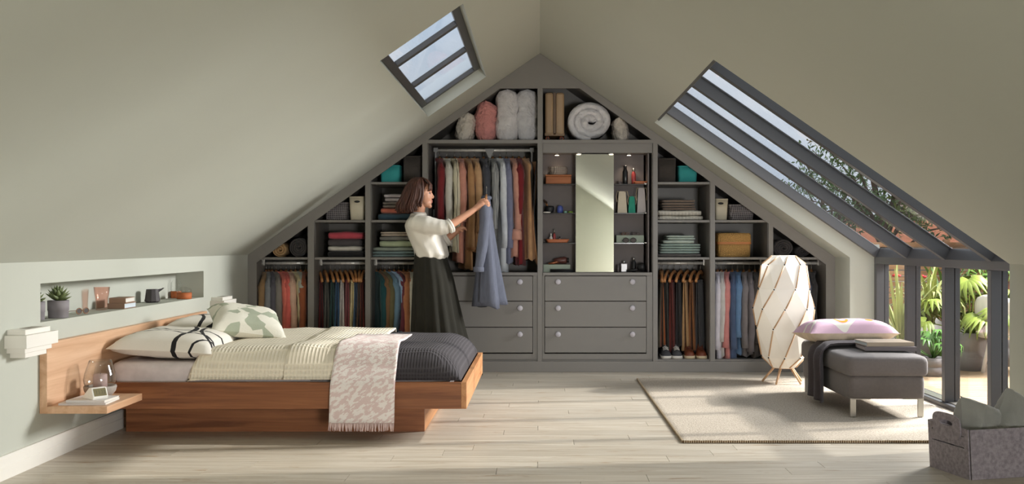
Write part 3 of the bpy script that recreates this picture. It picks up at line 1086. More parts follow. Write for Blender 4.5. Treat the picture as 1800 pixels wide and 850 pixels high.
def garment_meshes(kind, L, slen, mat, seed):
    """body, sleeves and collar of a garment hung on a hanger; local x runs along the shoulders, z = 0 at the rail"""
    key = (kind, L, slen, mat.name, seed)
    if key in _cloth_cache:
        return _cloth_cache[key]
    r = random.Random(seed)
    ph = [r.uniform(0, 6.28) for _ in range(4)]
    nseg = 28
    body = MB()
    rings = []
    prof = [(-0.072, 0.040, 0.032), (-0.078, 0.060, 0.035), (-0.092, 0.110, 0.032), (-0.118, 0.175, 0.026), (-0.140, 0.214, 0.023), (-0.170, 0.212, 0.024)]
    nlow = 9
    for i in range(nlow + 1):
        q = i / nlow
        z = -0.20 - (L - 0.20) * q
        w = 0.185 + 0.02 * q + (0.05 * q if kind == 'cape' else 0) + (0.02 * q if kind == 'coat' else 0)
        d = 0.022 + 0.020 * q
        prof.append((z, w, d))
    for z, w, d in prof:
        q = max(0, (-z - 0.15) / L)
        ring = []
        for k in range(nseg):
            th = 2 * pi * k / nseg
            c, s_ = cos(th), sin(th)
            fold = 1 + q * (0.42 * sin(5 * th + ph[0]) + 0.30 * sin(9 * th + ph[1]))
            xx = w * (abs(c) ** 0.8) * (1 if c > 0 else -1) * (1 + 0.05 * q * sin(3 * th + ph[2]))
            yy = d * (abs(s_) ** 0.8) * (1 if s_ > 0 else -1) * fold + 0.012 * q * sin(xx * 22 + ph[3])
            ring.append((xx, yy, z + (0.012 * sin(4 * th + ph[1]) if z <= -L + 1e-6 else 0)))
        rings.append(ring)
    body.loft(rings)
    out = {'body': body.mesh('body', mat, True), 'sleeve': []}
    if slen:
        for sg in (-1, 1):
            sl_ = MB()
            rr = []
            for i in range(9):
                q = i / 8
                z = -0.120 - (slen + 0.012) * q
                cxx = sg * (0.196 + 0.030 * sin(q * 2.0) - 0.012 * q - (0.040 if i == 0 else 0))
                tilt = 0.75 * max(0.0, 1 - q * 2.2)
                cy = 0.014 * sin(q * 3 + ph[0]) * q
                a, b_ = (0.052 - 0.016 * q), (0.034 - 0.006 * q) * (1.12 if i == 8 else 1)
                if i == 0:
                    a, b_ = 0.030, 0.018
                rr.append([(cxx + a * cos(2 * pi * k / 12) * (1 + .12 * q * sin(k * 2.5 + i)), cy + b_ * sin(2 * pi * k / 12) * (1 + .18 * sin(i * 1.7 + k * 1.9 + ph[1])), z - tilt * sg * a * cos(2 * pi * k / 12)) for k in range(12)])
            sl_.loft(rr)
            out['sleeve'].append(sl_.mesh('sleeve', mat, True))
    co = MB()
    co.loft([[(rw * cos(2 * pi * k / 16), rd * sin(2 * pi * k / 16), z - 0.012 * cos(2 * pi * k / 16) ** 2) for k in range(16)] for rw, rd, z in
             ((0.066, 0.040, -0.092), (0.070, 0.044, -0.074), (0.058, 0.037, -0.060), (0.048, 0.030, -0.066), (0.050, 0.030, -0.088))], cap=False)
    out['collar'] = co.mesh('collar', mat, True)
    _cloth_cache[key] = out
    return out


_hk = MB().tube([(0, 0.0, -0.062), (0, 0, -0.030), (0.004, 0, -0.018), (0.016, 0, -0.006), (0.020, 0, 0.006), (0.012, 0, 0.016), (0.0, 0, 0.0185), (-0.012, 0, 0.014), (-0.016, 0, 0.004)], 0.0022, 6).mesh('hook', STEEL, True)
_ar = MB()
_ar.tube([(-0.200, 0, -0.152), (-0.17, 0, -0.128), (-0.09, 0, -0.088), (0, 0, -0.068), (0.09, 0, -0.088), (0.17, 0, -0.128), (0.200, 0, -0.152)], [0.011, 0.013, 0.012, 0.0145, 0.012, 0.013, 0.011], 8, flat=1.25)
_ar = _ar.mesh('hanger_arm', HANGER, True)
_as = MB().tube([(-0.198, 0, -0.160), (-0.17, 0, -0.142), (-0.09, 0, -0.104), (-0.02, 0, -0.076), (0, 0, -0.064), (0.02, 0, -0.076), (0.09, 0, -0.104), (0.17, 0, -0.142), (0.198, 0, -0.160)], [0.008, 0.009, 0.009, 0.011, 0.0135, 0.011, 0.009, 0.009, 0.008], 8, flat=1.3).mesh('hanger_arm', HANGER, True)
_br = MB().tube([(-0.185, 0, -0.155), (0.185, 0, -0.155)], 0.005, 6).mesh('hanger_bar', HANGER, True)
TAN = [0]


def hanger(loc, yaw, label, group, bar=False):
    t = thing('coat_hanger', label, 'hanger', loc, yaw, group)
    # the hook opens along the rail
    link('hook', _hk, t)
    link('hanger_arm', _ar if bar else _as, t)
    if bar:
        link('hanger_bar', _br, t)
    return t


def hang(px_, kind, mat, L, yaw, name, label, zrail, slen=0.5, group='hanging clothes', seed=None, ry=YR):
    """hang one garment; yaw is its turn away from edge-on, in degrees"""
    TAN[0] += 1
    _v = random.Random(TAN[0] * 17)
    L = L * _v.uniform(0.95, 1.03)
    slen = slen * _v.uniform(0.86, 1.12)
    x = PX(px_, ry)
    rz = pi / 2 + radians(yaw)
    loc = (x, ry, zrail - 0.006)
    g = thing(name, label, name.split('_')[-1], loc, rz, group)
    if kind == 'trousers':
        r = random.Random(TAN[0])
        for sg in (-1, 1):
            mb = MB()
            rr = []
            for i in range(9):
                q = i / 8
                z = -0.162 - (L - 0.162) * q
                w = 0.15 - 0.035 * q
                d = 0.009 + 0.012 * q
                yo = sg * (0.007 + 0.013 * q)
                ring = []
                for k in range(16):
                    th = 2 * pi * k / 16
                    ring.append((w * (abs(cos(th)) ** .7) * (1 if cos(th) > 0 else -1) + 0.02 * (1 - q) * 0, yo + d * sin(th) + 0.006 * q * sin(5 * th + sg + TAN[0]), z - 0.01 * q * sg))
                rr.append(ring)
            mb.loft(rr)
            obj('trouser_leg', mb, mat, g, True)
        mb = MB()
        mb.tube([(-0.152, 0, -0.153), (0.152, 0, -0.153)], 0.0135, 10)
        obj('fold_over_bar', mb, mat, g, True)
        hanger(loc, rz, 'wooden hanger carrying the ' + label.split(' in the ')[0], 'wooden hangers', True)
        return g
    ms = garment_meshes(kind, L, slen, mat, seed or TAN[0])
    link('body', ms['body'], g)
    for s in ms['sleeve']:
        link('sleeve', s, g)
    link('collar', ms['collar'], g)
    hanger(loc, rz, 'wooden hanger inside the ' + label.split(' in the ')[0], 'wooden hangers')
    return g


# unit A, far left
gA = 'clothes in the far left unit'
for px_, c, nm, lb, yaw in ((468, (150, 120, 84), 'brown_jacket', 'brown jacket, leftmost in the far left wardrobe unit', 6), (473, (134, 136, 138), 'grey_shirt', 'mid grey shirt in the far left wardrobe unit', 14),
                            (478, (92, 90, 98), 'slate_shirt', 'dark slate shirt in the far left wardrobe unit', 18), (485, (136, 130, 122), 'taupe_shirt', 'taupe shirt just left of the coral ones', 22),
                            (494, (226, 120, 104), 'coral_shirt', 'coral shirt with bent sleeve, left one of two', 24), (503, (222, 108, 98), 'coral_shirt', 'coral shirt, right one of two', 20),
                            (511.5, (214, 176, 152), 'peach_shirt', 'pale peach shirt right of the coral shirts', 18), (519.5, (206, 194, 152), 'sand_shirt', 'broad sand coloured shirt in the far left unit', 26),
                            (528.5, (176, 178, 164), 'flecked_shirt', 'flecked grey green shirt in the far left unit', 16), (537, (150, 84, 52), 'rust_shirt', 'rust shirt pressed against the first divider', 6)):
    hang(px_, 'shirt', fabric(c), 0.78, yaw, nm, lb, ZRL, slen=0.48, group=gA)
# unit B trousers
gB = 'trousers in the left trouser unit'
for px_, c, nm, lb in ((561, (96, 28, 30), 'burgundy_trousers', 'burgundy trousers, leftmost in the left trouser unit'), (571, (98, 98, 92), 'grey_trousers', 'grey trousers next to the burgundy pair'),
                       (581, (42, 74, 72), 'teal_trousers', 'dark teal trousers in the left trouser unit'), (589, (54, 88, 122), 'jeans', 'blue washed jeans in the left trouser unit'),
                       (597.5, (206, 200, 196), 'white_trousers', 'off-white trousers in the left trouser unit'), (607, (142, 76, 80), 'rose_trousers', 'dusty rose trousers with side seam'),
                       (615.5, (220, 206, 160), 'cream_trousers', 'cream trousers in the left trouser unit'), (624, (66, 88, 112), 'navy_trousers', 'faded navy trousers next to the brown pair'),
                       (632, (88, 66, 50), 'brown_trousers', 'brown trousers in the left trouser unit'), (640, (104, 40, 30), 'rust_trousers', 'dark rust trousers by the second divider')):
    hang(px_, 'trousers', fabric(c), 0.78, 20 if px_ < 620 else 14 if px_ < 628 else 9 if px_ < 636 else 2, nm, lb, ZRL, group=gB)
# unit C shirts
gC = 'shirts behind the woman'
for px_, c, nm, lb, yaw in ((661.5, (26, 74, 78), 'teal_shirt', 'deep teal shirt, leftmost behind the woman', 20), (669, (124, 92, 62), 'brown_shirt', 'brown shirt behind the woman', 20), (676.5, (104, 98, 66), 'olive_shirt', 'olive shirt behind the woman', 18),
                            (684.5, (106, 136, 156), 'denim_shirt', 'mid blue denim shirt behind the woman', 18), (693, (170, 196, 226), 'blue_shirt', 'light blue shirt with long sleeve behind the woman', 22),
                            (701, (126, 60, 74), 'plum_shirt', 'plum shirt behind the woman', 14), (709.5, (206, 146, 118), 'peach_shirt', 'peach shirt next to the plum one', 18), (717.5, (214, 144, 104), 'apricot_shirt', 'apricot shirt in front of the white ones', 20),
                            (725.5, (226, 222, 208), 'ivory_shirt', 'ivory shirt, left one of two beside the dark skirt', 18), (733, (222, 218, 204), 'ivory_shirt', 'ivory shirt, right one of two beside the dark skirt', 18)):
    hang(px_, 'shirt', fabric(c), 0.80, yaw + 8 if px_ < 715 else 6, nm, lb, ZRL, slen=0.46, group=gC)
# unit D coats; the check shirt has dark window lines
chk = arcs_print('window_check', (226, 218, 190), [((58, 52, 48), [(3.0, 0, 2.84 + 0.07 * i, 0.0022) for i in range(5)] + [(0, 3.0, 2.86 + 0.05 * i, 0.0022) for i in range(6)])])
gD = 'coats and shirts on the lift rail'
for px_, kd, c, nm, lb, L, yaw, sl_ in (
        (773, 'shirt', fabric((126, 36, 40)), 'burgundy_jumper', 'burgundy jumper, leftmost on the lift rail', 0.72, 10, 0.46), (785, 'shirt', fabric((218, 214, 202)), 'ivory_blouse', 'ivory blouse next to the burgundy jumper', 0.84, 12, 0.60),
        (799, 'shirt', chk, 'check_shirt', 'cream shirt with dark window check', 0.90, 10, 0.66), (809, 'shirt', fabric((214, 150, 130)), 'coral_coat', 'slim coral coat next to the checked shirt', 0.98, 10, 0.56),
        (821, 'coat', fabric((182, 138, 94)), 'camel_coat', 'camel trench coat with strapped cuff', 1.02, 14, 0.80), (834, 'coat', fabric((204, 162, 120)), 'tan_coat', 'tan wool coat behind the raised hand', 0.88, 14, 0.66),
        (850, 'coat', fabric((70, 72, 80)), 'charcoal_dress', 'charcoal dress behind the held blue dress', 1.10, 10, 0.58), (866, 'shirt', blotch('striped_grey', (120, 122, 124), (176, 176, 172), 30, (1, 14, 0.2)), 'striped_shirt', 'grey striped shirt dress right of the hand', 1.02, 8, 0.56),
        (879, 'shirt', fabric((222, 226, 230)), 'white_shirt', 'white shirt with long cuffed sleeve', 1.06, 12, 0.72), (890, 'shirt', fabric((124, 128, 152)), 'slate_blue_shirt', 'slate blue shirt right of the white one', 1.0, 8, 0.68),
        (901.5, 'coat', fabric((206, 150, 130)), 'pink_blouse', 'dusty pink blouse with wide rolled cuff', 0.98, 10, 0.66), (912, 'coat', fabric((120, 26, 32)), 'crimson_dress', 'crimson dress half behind the camel cape', 1.0, 4, 0.5),
        (922, 'cape', fabric((194, 150, 108)), 'camel_cape', 'camel cape with black edging, rightmost on the lift rail', 0.96, 15, 0)):
    g = hang(px_, kd, c, L, yaw, nm, lb, ZRD, slen=sl_, group=gD)
    if nm == 'camel_cape':
        obj('front_panel', MB().grid(lambda u, v: (-0.05 - 0.16 * u - 0.03 * sin(v * 3), -0.055 - 0.03 * sin(u * 3 + v * 4), -0.10 - v * (0.72 + 0.22 * u)), 8, 12), fabric((194, 150, 108)), g, True, solid=0.006)
        obj('edging', MB().tube([(-0.21 - 0.03 * sin(v * 3), -0.055 - 0.03 * sin(3 + v * 4), -0.10 - v * 0.94) for v in [i / 12 for i in range(13)]], 0.006, 6), BLACK, g, True)
    if nm == 'camel_coat':
        obj('cuff_strap', MB().loft([[(-0.20 + 0.056 * cos(2 * pi * k / 14), 0.04 * sin(2 * pi * k / 14), z) for k in range(14)] for z in (-0.86, -0.885)], cap=False), fabric((150, 100, 56)), g, True, solid=0.004)
    if nm == 'pink_blouse':
        obj('rolled_cuff', MB().loft([[(-0.20 + r_ * cos(2 * pi * k / 14), 0.8 * r_ * sin(2 * pi * k / 14), z) for k in range(14)] for r_, z in ((0.048, -0.70), (0.056, -0.73), (0.060, -0.78), (0.056, -0.795))], cap=False), fabric((206, 150, 130)), g, True, solid=0.006)
        obj('button', MB().ell((-0.245, 0.0, -0.42), (0.008, 0.008, 0.008), 8, 5), STEEL, g, True)
# unit F trousers
gF = 'trousers in the right trouser unit'
for px_, c, nm, lb in ((1158.5, (88, 80, 66), 'olive_trousers', 'olive trousers, leftmost in the right trouser unit'), (1164, (158, 84, 42), 'rust_chinos', 'bright rust chinos in the right trouser unit'), (1174, (54, 52, 48), 'charcoal_trousers', 'charcoal trousers next to the rust chinos'),
                       (1185, (104, 40, 32), 'oxblood_trousers', 'oxblood trousers in the right trouser unit'), (1196.5, (44, 40, 42), 'black_trousers', 'black trousers in the middle of the right trouser unit'), (1208.5, (176, 138, 96), 'sand_chinos', 'sand chinos in the right trouser unit'),
                       (1220, (134, 86, 50), 'brown_chinos', 'brown chinos next to the sand pair'), (1231, (66, 64, 66), 'slate_trousers', 'dark slate trousers, rightmost in the right trouser unit')):
    hang(max(px_, 1161), 'trousers', fabric(c), 0.76, -2 if px_ < 1160 else -8 if px_ < 1170 else -16 if px_ < 1180 else -20, nm, lb, ZRL, group=gF)
# unit G shirts
gG = 'shirts beside the paper lamp'
for px_, c, nm, lb in ((1254, (214, 210, 220), 'white_shirt', 'white shirt, leftmost beside the paper lamp'), (1262.5, (200, 196, 192), 'pale_grey_shirt', 'pale grey shirt next to the pink one'), (1272, (206, 134, 130), 'pink_shirt', 'salmon pink shirt beside the paper lamp'),
                       (1283, (80, 98, 130), 'denim_shirt', 'dark denim shirt beside the paper lamp'), (1292, (110, 146, 188), 'blue_shirt', 'light denim shirt beside the paper lamp'), (1303, (136, 130, 132), 'grey_shirt', 'warm grey shirt beside the paper lamp'),
                       (1313, (124, 118, 122), 'mauve_grey_shirt', 'mauve grey shirt partly behind the paper lamp'), (1323, (82, 76, 72), 'umber_shirt', 'umber shirt mostly behind the paper lamp'), (1331, (52, 48, 50), 'black_shirt', 'black shirt touching the lamp outline')):
    hang(px_ + (7 if px_ < 1260 else 5 if px_ < 1270 else 4), 'shirt', fabric(c), 0.82, -8, nm, lb, ZRL, slen=0.58, group=gG)
for px_, c, nm, lb in ((1416, (78, 88, 116), 'navy_jacket', 'navy jacket just right of the paper lamp'), (1426, (48, 46, 48), 'black_jacket', 'black jacket with pale collar in the last unit')):
    hang(px_, 'coat', fabric(c), 0.76, -10, nm, lb, ZRL, slen=0.5, group='jackets in the far right unit')

# ------------------------------------------------------------------ things on the wardrobe shelves
def folded(name, label, cat, cx, cy, z, w, d, h, mat, layers=2, seed=0, group=None, jit=0.006):
    """a folded textile: soft layers with rounded fold at the front"""
    r = random.Random(seed * 31 + int(cx * 1000))
    mb = MB()
    lh = h / layers
    for k in range(layers):
        rings = []
        nx = 10
        ox = r.uniform(-jit, jit)
        for i in range(nx + 1):
            u = i / nx
            edge = min(1, 4 * min(u, 1 - u) + 0.35)
            x = -w / 2 + w * u + ox
            ring = []
            for q in range(14):
                th = 2 * pi * q / 14
                c, s_ = cos(th), sin(th)
                yy = d / 2 * (abs(c) ** 0.35) * (1 if c > 0 else -1) * (0.97 + 0.03 * edge)
                zz = lh / 2 * (abs(s_) ** 0.72) * (1 if s_ > 0 else -1) * (0.80 + 0.20 * edge)
                sag = 0.05 * lh * sin(u * 9 + k + seed)
                ring.append((x, yy, lh * (k + 0.5) + zz + (sag if s_ > 0 and k == layers - 1 else 0)))
            rings.append(ring)
        mb.loft(rings)
    zmin = min(p[2] for p in mb.v)
    mb.v = [(p[0], p[1], p[2] - zmin) for p in mb.v]
    o = obj(name, mb, mat, smooth=True, loc=(cx, cy, z))
    return tag(o, label, cat, group)


def stack(px0, px1, items, z, group, Yf=8.72, d=0.30):
    """items from the bottom: (name, label, rgb or material, height, inset px left, inset px right, layers)"""
    for i, (nm, lb, c, h, il, ir, ly) in enumerate(items):
        xa, xb = PX(px0 + il, Yf), PX(px1 - ir, Yf)
        m = c if not isinstance(c, tuple) else fabric(c, bscale=140, bump=0.5)
        folded(nm, lb, nm.split('_')[-1], (xa + xb) / 2, Yf + d / 2, z + 0.0005, xb - xa, d, h, m, ly, i, group)
        z += h


stack(575, 637, [('folded_jumper', 'black folded jumper, bottom of the stack by the trouser unit', (30, 28, 30), 0.052, 0, 0, 1), ('folded_jumper', 'pale grey folded jumper below the charcoal one', (206, 202, 192), 0.046, 1, 5, 1),
                 ('folded_jumper', 'charcoal folded jumper beneath the rose red one', (78, 74, 76), 0.058, 2, 4, 1), ('folded_jumper', 'rose red folded jumper, top of its stack', (190, 74, 88), 0.068, 2, 2, 1)], S1, 'folded jumpers')
stack(653.5, 731, [('folded_towel', 'blue grey folded towel, bottom of the stack left of the blouse', (132, 152, 152), 0.052, 0, 1, 2), ('folded_towel', 'sage grey folded towel above the blue grey one', (150, 160, 148), 0.036, 2, 1, 1), ('folded_towel', 'pale green folded towel in the stack left of the blouse', (178, 190, 156), 0.058, 13, 3, 1),
                   ('folded_towel', 'mid grey folded towel above the pale green one', (128, 126, 120), 0.038, 15, 6, 1), ('folded_towel', 'beige folded towel, top of the stack left of the blouse', (206, 190, 172), 0.04, 16, 8, 2)], S1, 'folded towels left')
stack(664, 722, [('folded_throw', 'dark teal folded throw, bottom of the stack beside the hair', (60, 84, 98), 0.060, 0, 0, 1), ('folded_throw', 'coral folded throw on the dark teal one', (206, 116, 92), 0.048, 6, 6, 1),
                 ('folded_throw', 'grey brown folded throw on the coral one', (142, 132, 124), 0.056, 9, 9, 2), ('folded_throw', 'pale lilac folded throw, top of the stack beside the hair', (204, 196, 200), 0.068, 12, 5, 2)], S2, 'folded throws')
WAF = waffle('white_waffle_towel', (232, 226, 212), 0.03)
stack(1157, 1236, [('waffle_towel', 'white waffle towel, lower of two beneath the brown ones', WAF, 0.040, 0, 0, 1), ('waffle_towel', 'white waffle towel, upper of two beneath the brown ones', WAF, 0.050, 1, 2, 1),
                   ('folded_towel', 'brown folded towel, lower of two on the white ones', (124, 108, 96), 0.042, 8, 14, 2), ('folded_towel', 'brown folded towel, upper of two on the white ones', (130, 114, 102), 0.050, 8, 14, 2)], S2, 'towels right of the mirror')
stack(1158, 1233, [('folded_towel', 'dark grey folded towel under the mint ones', (104, 98, 94), 0.030, 0, 0, 1), ('folded_towel', 'wide mint folded towel resting on the dark grey one', (166, 184, 176), 0.044, 3, 3, 2), ('folded_towel', 'wide mint folded towel, second of the wide pair', (160, 180, 170), 0.044, 3, 3, 2),
                   ('folded_towel', 'small mint folded towel, second from the top', (186, 198, 188), 0.034, 10, 12, 1), ('folded_towel', 'small mint folded towel on top of its stack', (190, 204, 194), 0.040, 15, 12, 2)], S1, 'mint towels')


def roll(name, label, px0, px1, ytop, z, mat, d=0.34, turns=3.2, Yf=8.72, puff=0.0):
    """rolled textile seen on its spiral end, lying along y"""
    xa, xb = PX(px0, Yf), PX(px1, Yf)
    rx = (xb - xa) / 2
    rz_ = (PZ(ytop, Yf) - z) / 2
    mb = MB()
    n = int(turns * 22)
    th_ = 0.86 / turns / 2 * 1.04
    outer, inner_ = [], []
    for i in range(n + 1):
        a = i / n
        ang = a * turns * 2 * pi
        rr = 0.10 + 0.86 * a
        for lst, s_ in ((outer, 1), (inner_, -1)):
            q = max(0.02, rr + s_ * th_ )
            q = min(q, 1.0)
            lst.append((rx * q * cos(ang), rz_ * q * sin(ang)))
    rings = []
    for (o_, i_, i) in zip(outer, inner_, range(n + 1)):
        ms = ((o_[0] + i_[0]) / 2, (o_[1] + i_[1]) / 2)
        wob = puff * 0.02 * sin(i * 0.9)
        rings.append([(i_[0], 0.016, i_[1]), (ms[0], -0.012 + wob, ms[1]), (o_[0], 0.016, o_[1]), (o_[0], d, o_[1]), (i_[0], d, i_[1])])
    mb.loft(rings)
    zmin = min(p[2] for p in mb.v)
    mb.v = [(x_, y_, z_ - zmin) for x_, y_, z_ in mb.v]
    o = obj(name, mb, mat, smooth=True, loc=((xa + xb) / 2, Yf, z + 0.0005))
    return tag(o, label, 'roll')


roll('rolled_mat', 'tan rolled mat at the far left shelf', 478, 505, 426, S1, plain('tan_cork', (190, 156, 112), 0.9, var=0.15, vscale=30), turns=2.75)
roll('rolled_blanket', 'charcoal rolled blanket next to the tan roll', 508, 541, 417.5, S1, fabric((74, 70, 68), bscale=90, bump=0.9), turns=3.75)
roll('rolled_blanket', 'charcoal rolled blanket above the paper lamp', 1360, 1396, 420, S1, fabric((70, 66, 66), bscale=90, bump=0.9), turns=3.75)
roll('rolled_blanket', 'small dark rolled blanket in the last right corner', 1400, 1426, 432, S1, fabric((58, 55, 56), bscale=90, bump=0.9), turns=2.75)
DUV = fabric((226, 224, 226), bscale=16, bump=0.9)
_r = roll('rolled_duvet', 'big white rolled duvet on the top shelf', 998, 1078, 178, S4, DUV, turns=2.75, puff=1.0)
_r['category'] = 'duvet'


def storage_box(name, label, cat, px0, px1, ytop, z, mat, taper=0.9, d=0.26, Yf=8.72, rim=True, corner=0.25, handle=None, cutl=None):
    """soft rounded container with open rim"""
    xa, xb = PX(px0, Yf), PX(px1, Yf)
    w, h = xb - xa, PZ(ytop, Yf) - z
    t = thing(name, label, cat, ((xa + xb) / 2, Yf + d / 2, z + 0.0005))
    def ring(s, zz):
        out = []
        for k in range(28):
            th = 2 * pi * k / 28
            c, s_ = cos(th), sin(th)
            out.append((w / 2 * s * (abs(c) ** corner) * (1 if c > 0 else -1), d / 2 * s * (abs(s_) ** corner) * (1 if s_ > 0 else -1), zz))
        return out
    mb = MB()
    def top(r_):
        if cutl is None:
            return r_
        return [(p[0], p[1], p[2] - h * 0.35 * max(0, cutl * p[0] / (w / 2))) for p in r_]
    rs = [ring(taper * 0.94, 0), ring(taper, 0.008), ring((taper + 1) / 2, h * 0.5), top(ring(1.0, h)), top(ring(0.94, h)), ring((taper + 1) / 2 - 0.06, h * 0.5), ring(taper - 0.06, 0.02)]
    mb.loft(rs)
    b = obj('body', mb, mat, t, True)
    if rim:
        obj('rim', MB().loft([top(ring(1.0, h - 0.004)), top(ring(1.02, h)), top(ring(0.99, h + 0.006)), top(ring(0.95, h + 0.002)), top(ring(0.97, h - 0.003))], cap=False), mat, t, True)
    if handle:
        obj('handle_slot', MB().ell((handle, -d / 2 * 0.985, h * 0.80), (0.026, 0.006, 0.010), 12, 6), BLACK, t, True)
    return t


TEAL = plain('teal_felt', (62, 172, 172), 0.8, var=0.05, bump=0.3, bscale=120)
DKFELT = fabric((74, 68, 64), bscale=100, bump=0.7)
CREAMP = plain('cream_plastic', (226, 216, 192), 0.45, var=0.02)
GWEAVE = weave('grey_rope_weave', (72, 68, 70), (152, 146, 148), 190, 190)
BAMBOO = weave('bamboo_weave', (120, 78, 34), (222, 176, 104), 330, 330, 0.6)
storage_box('teal_box', 'teal storage box high on the left beside the dark box', 'box', 668, 703, 291, S3, TEAL, 0.97, cutl=-0.9)
storage_box('fabric_box', 'dark fabric box on the shelf above the woman', 'box', 708, 741, 275, S3, DKFELT, 0.95)
storage_box('fabric_box', 'dark fabric box beside the teal tub right of the mirror', 'box', 1156.5, 1189, 279, S3, DKFELT, 0.96)
storage_box('teal_tub', 'teal tub high on the right, tapering to its base', 'tub', 1192.5, 1227, 292, S3, TEAL, 0.92, cutl=0.5)
storage_box('rope_basket', 'grey woven basket left of the cream bucket above the jumpers', 'basket', 569, 611, 356, S2, GWEAVE, 0.88, cutl=-0.9)
storage_box('cream_bucket', 'cream bucket with slot handle above the rose red jumper', 'bucket', 612.5, 641, 346, S2, CREAMP, 0.86, handle=0.004)
storage_box('cream_bucket', 'cream bucket with slot handle above the bamboo basket', 'bucket', 1257, 1281, 350, S2, CREAMP, 0.86, handle=-0.01)
storage_box('rope_basket', 'grey woven basket right of the cream bucket', 'basket', 1281.5, 1328, 360, S2, GWEAVE, 0.88, cutl=0.9)
bk = storage_box('bamboo_basket', 'golden bamboo basket with lid on the right shelf', 'basket', 1262, 1321, 425, S1, BAMBOO, 0.97, rim=False, corner=0.22)
_w = PX(1321, 8.72) - PX(1262, 8.72)
_lm = MB()
for zz, s_ in ((PZ(425, 8.72) - S1 - 0.004, 1.03), (PZ(411, 8.72) - S1, 1.02), (PZ(409, 8.72) - S1, 0.96)):
    pass
_lr = []
for zz, s_ in ((PZ(428, 8.72) - S1, 1.03), (PZ(413, 8.72) - S1, 1.02), (PZ(409.5, 8.72) - S1, 0.96), (PZ(409, 8.72) - S1, 0.5)):
    _lr.append([(_w / 2 * s_ * abs(cos(a)) ** .22 * (1 if cos(a) > 0 else -1), .13 * s_ * abs(sin(a)) ** .22 * (1 if sin(a) > 0 else -1), zz) for a in [2 * pi * k / 28 for k in range(28)]])
obj('lid', _lm.loft(_lr), BAMBOO, bk, True)
obj('lid_band', MB().loft([[(p[0] * 1.006, p[1] * 1.006, z_) for p in _lr[0]] for z_ in (PZ(429, 8.72) - S1, PZ(425, 8.72) - S1)], cap=False), plain('bamboo_band', (190, 120, 66), 0.6), bk, True)


def pillow_mesh(w, h, t, seed=0, wrinkle=0.5, n=22, pinch=0.10, pw=4, ex_=0.55):
    """cushion lying in xy, sewn edge all round, pointed corners, dented surface"""
    mb = MB()
    def f(sg):
        def fn(u, v):
            a, b = 2 * u - 1, 2 * v - 1
            ex = 1 - pinch * (1 - a * a) ** 1.0 * abs(b) ** 3
            ey = 1 - pinch * (1 - b * b) ** 1.0 * abs(a) ** 3
            prof = max(0, (1 - a ** pw)) ** ex_ * max(0, (1 - b ** pw)) ** ex_
            z = sg * t / 2 * prof * (1 + 0.16 * wrinkle * fbm(a * 2.2 + seed, b * 2.2, sg)) + wrinkle * 0.010 * prof ** .3 * fbm(a * 6 + seed, b * 6, sg + 3) * min(1, 4 * prof)
            return (a * w / 2 * ey, b * h / 2 * ex, z)
        return fn
    mb.grid(f(1), n, n)
    o = len(mb.v)
    mb.grid(f(-1), n, n)
    k = (n + 1) ** 2
    mb.f = [q if q[0] < k else tuple(reversed(q)) for q in mb.f]
    return mb


def pillow(name, label, loc, rot, w, h, t, mat, seed=0, cat='pillow', group=None, wrinkle=0.5, pinch=0.10):
    o = obj(name, pillow_mesh(w, h, t, seed, wrinkle, pinch=pinch), mat, smooth=True, loc=loc, rot=rot)
    return tag(o, label, cat, group)


def upright(name, label, px0, px1, ytop, mat, seed, h=None, tilt=0.0, zb=None, depth=0.40, boxy=8):
    """pillow standing on its edge on the top shelf, seen from the side"""
    zb = S4 if zb is None else zb
    Yc = 8.93
    xa, xb = PX(px0, 8.75), PX(px1, 8.75)
    hh = PZ(ytop, 8.75) - zb
    # local z (thickness) -> world x, local x (height) -> world z
    m = Matrix(((0, 0, 1), (0, 1, 0), (-1, 0, 0))).to_4x4()
    o = obj(name, pillow_mesh(hh, depth, xb - xa, seed, 1.3, n=28, pinch=0.0, pw=boxy, ex_=0.42), mat, smooth=True)
    o.rotation_euler = (Matrix.Rotation(tilt, 4, 'Y') @ m).to_euler()
    o.location = ((xa + xb) / 2, Yc, zb + hh / 2 + 0.0005)
    return tag(o, label, 'pillow')


PIL = fabric((216, 212, 212), bscale=18, bump=0.9)
upright('standing_pillow', 'tall white pillow, left of the two on the top shelf', 872, 911, 157, PIL, 2)
upright('standing_pillow', 'tall white pillow against the centre divider', 908, 945, 157, fabric((212, 210, 212), bscale=18, bump=0.9), 5)
upright('standing_cushion', 'pink cushion standing on the top shelf', 834, 873, 177, fabric((220, 148, 142), bscale=40, bump=0.9), 8, boxy=4)
upright('standing_cushion', 'silvery white cushion at the left end of the top shelf', 801, 834, 197, fabric((212, 204, 192), bscale=22, bump=0.9), 11, tilt=0.22, boxy=4)
upright('standing_cushion', 'cream cushion wedged right of the white duvet roll', 1079, 1106, 205, fabric((222, 212, 200), bscale=22, bump=0.9), 14, tilt=-0.15, boxy=4)
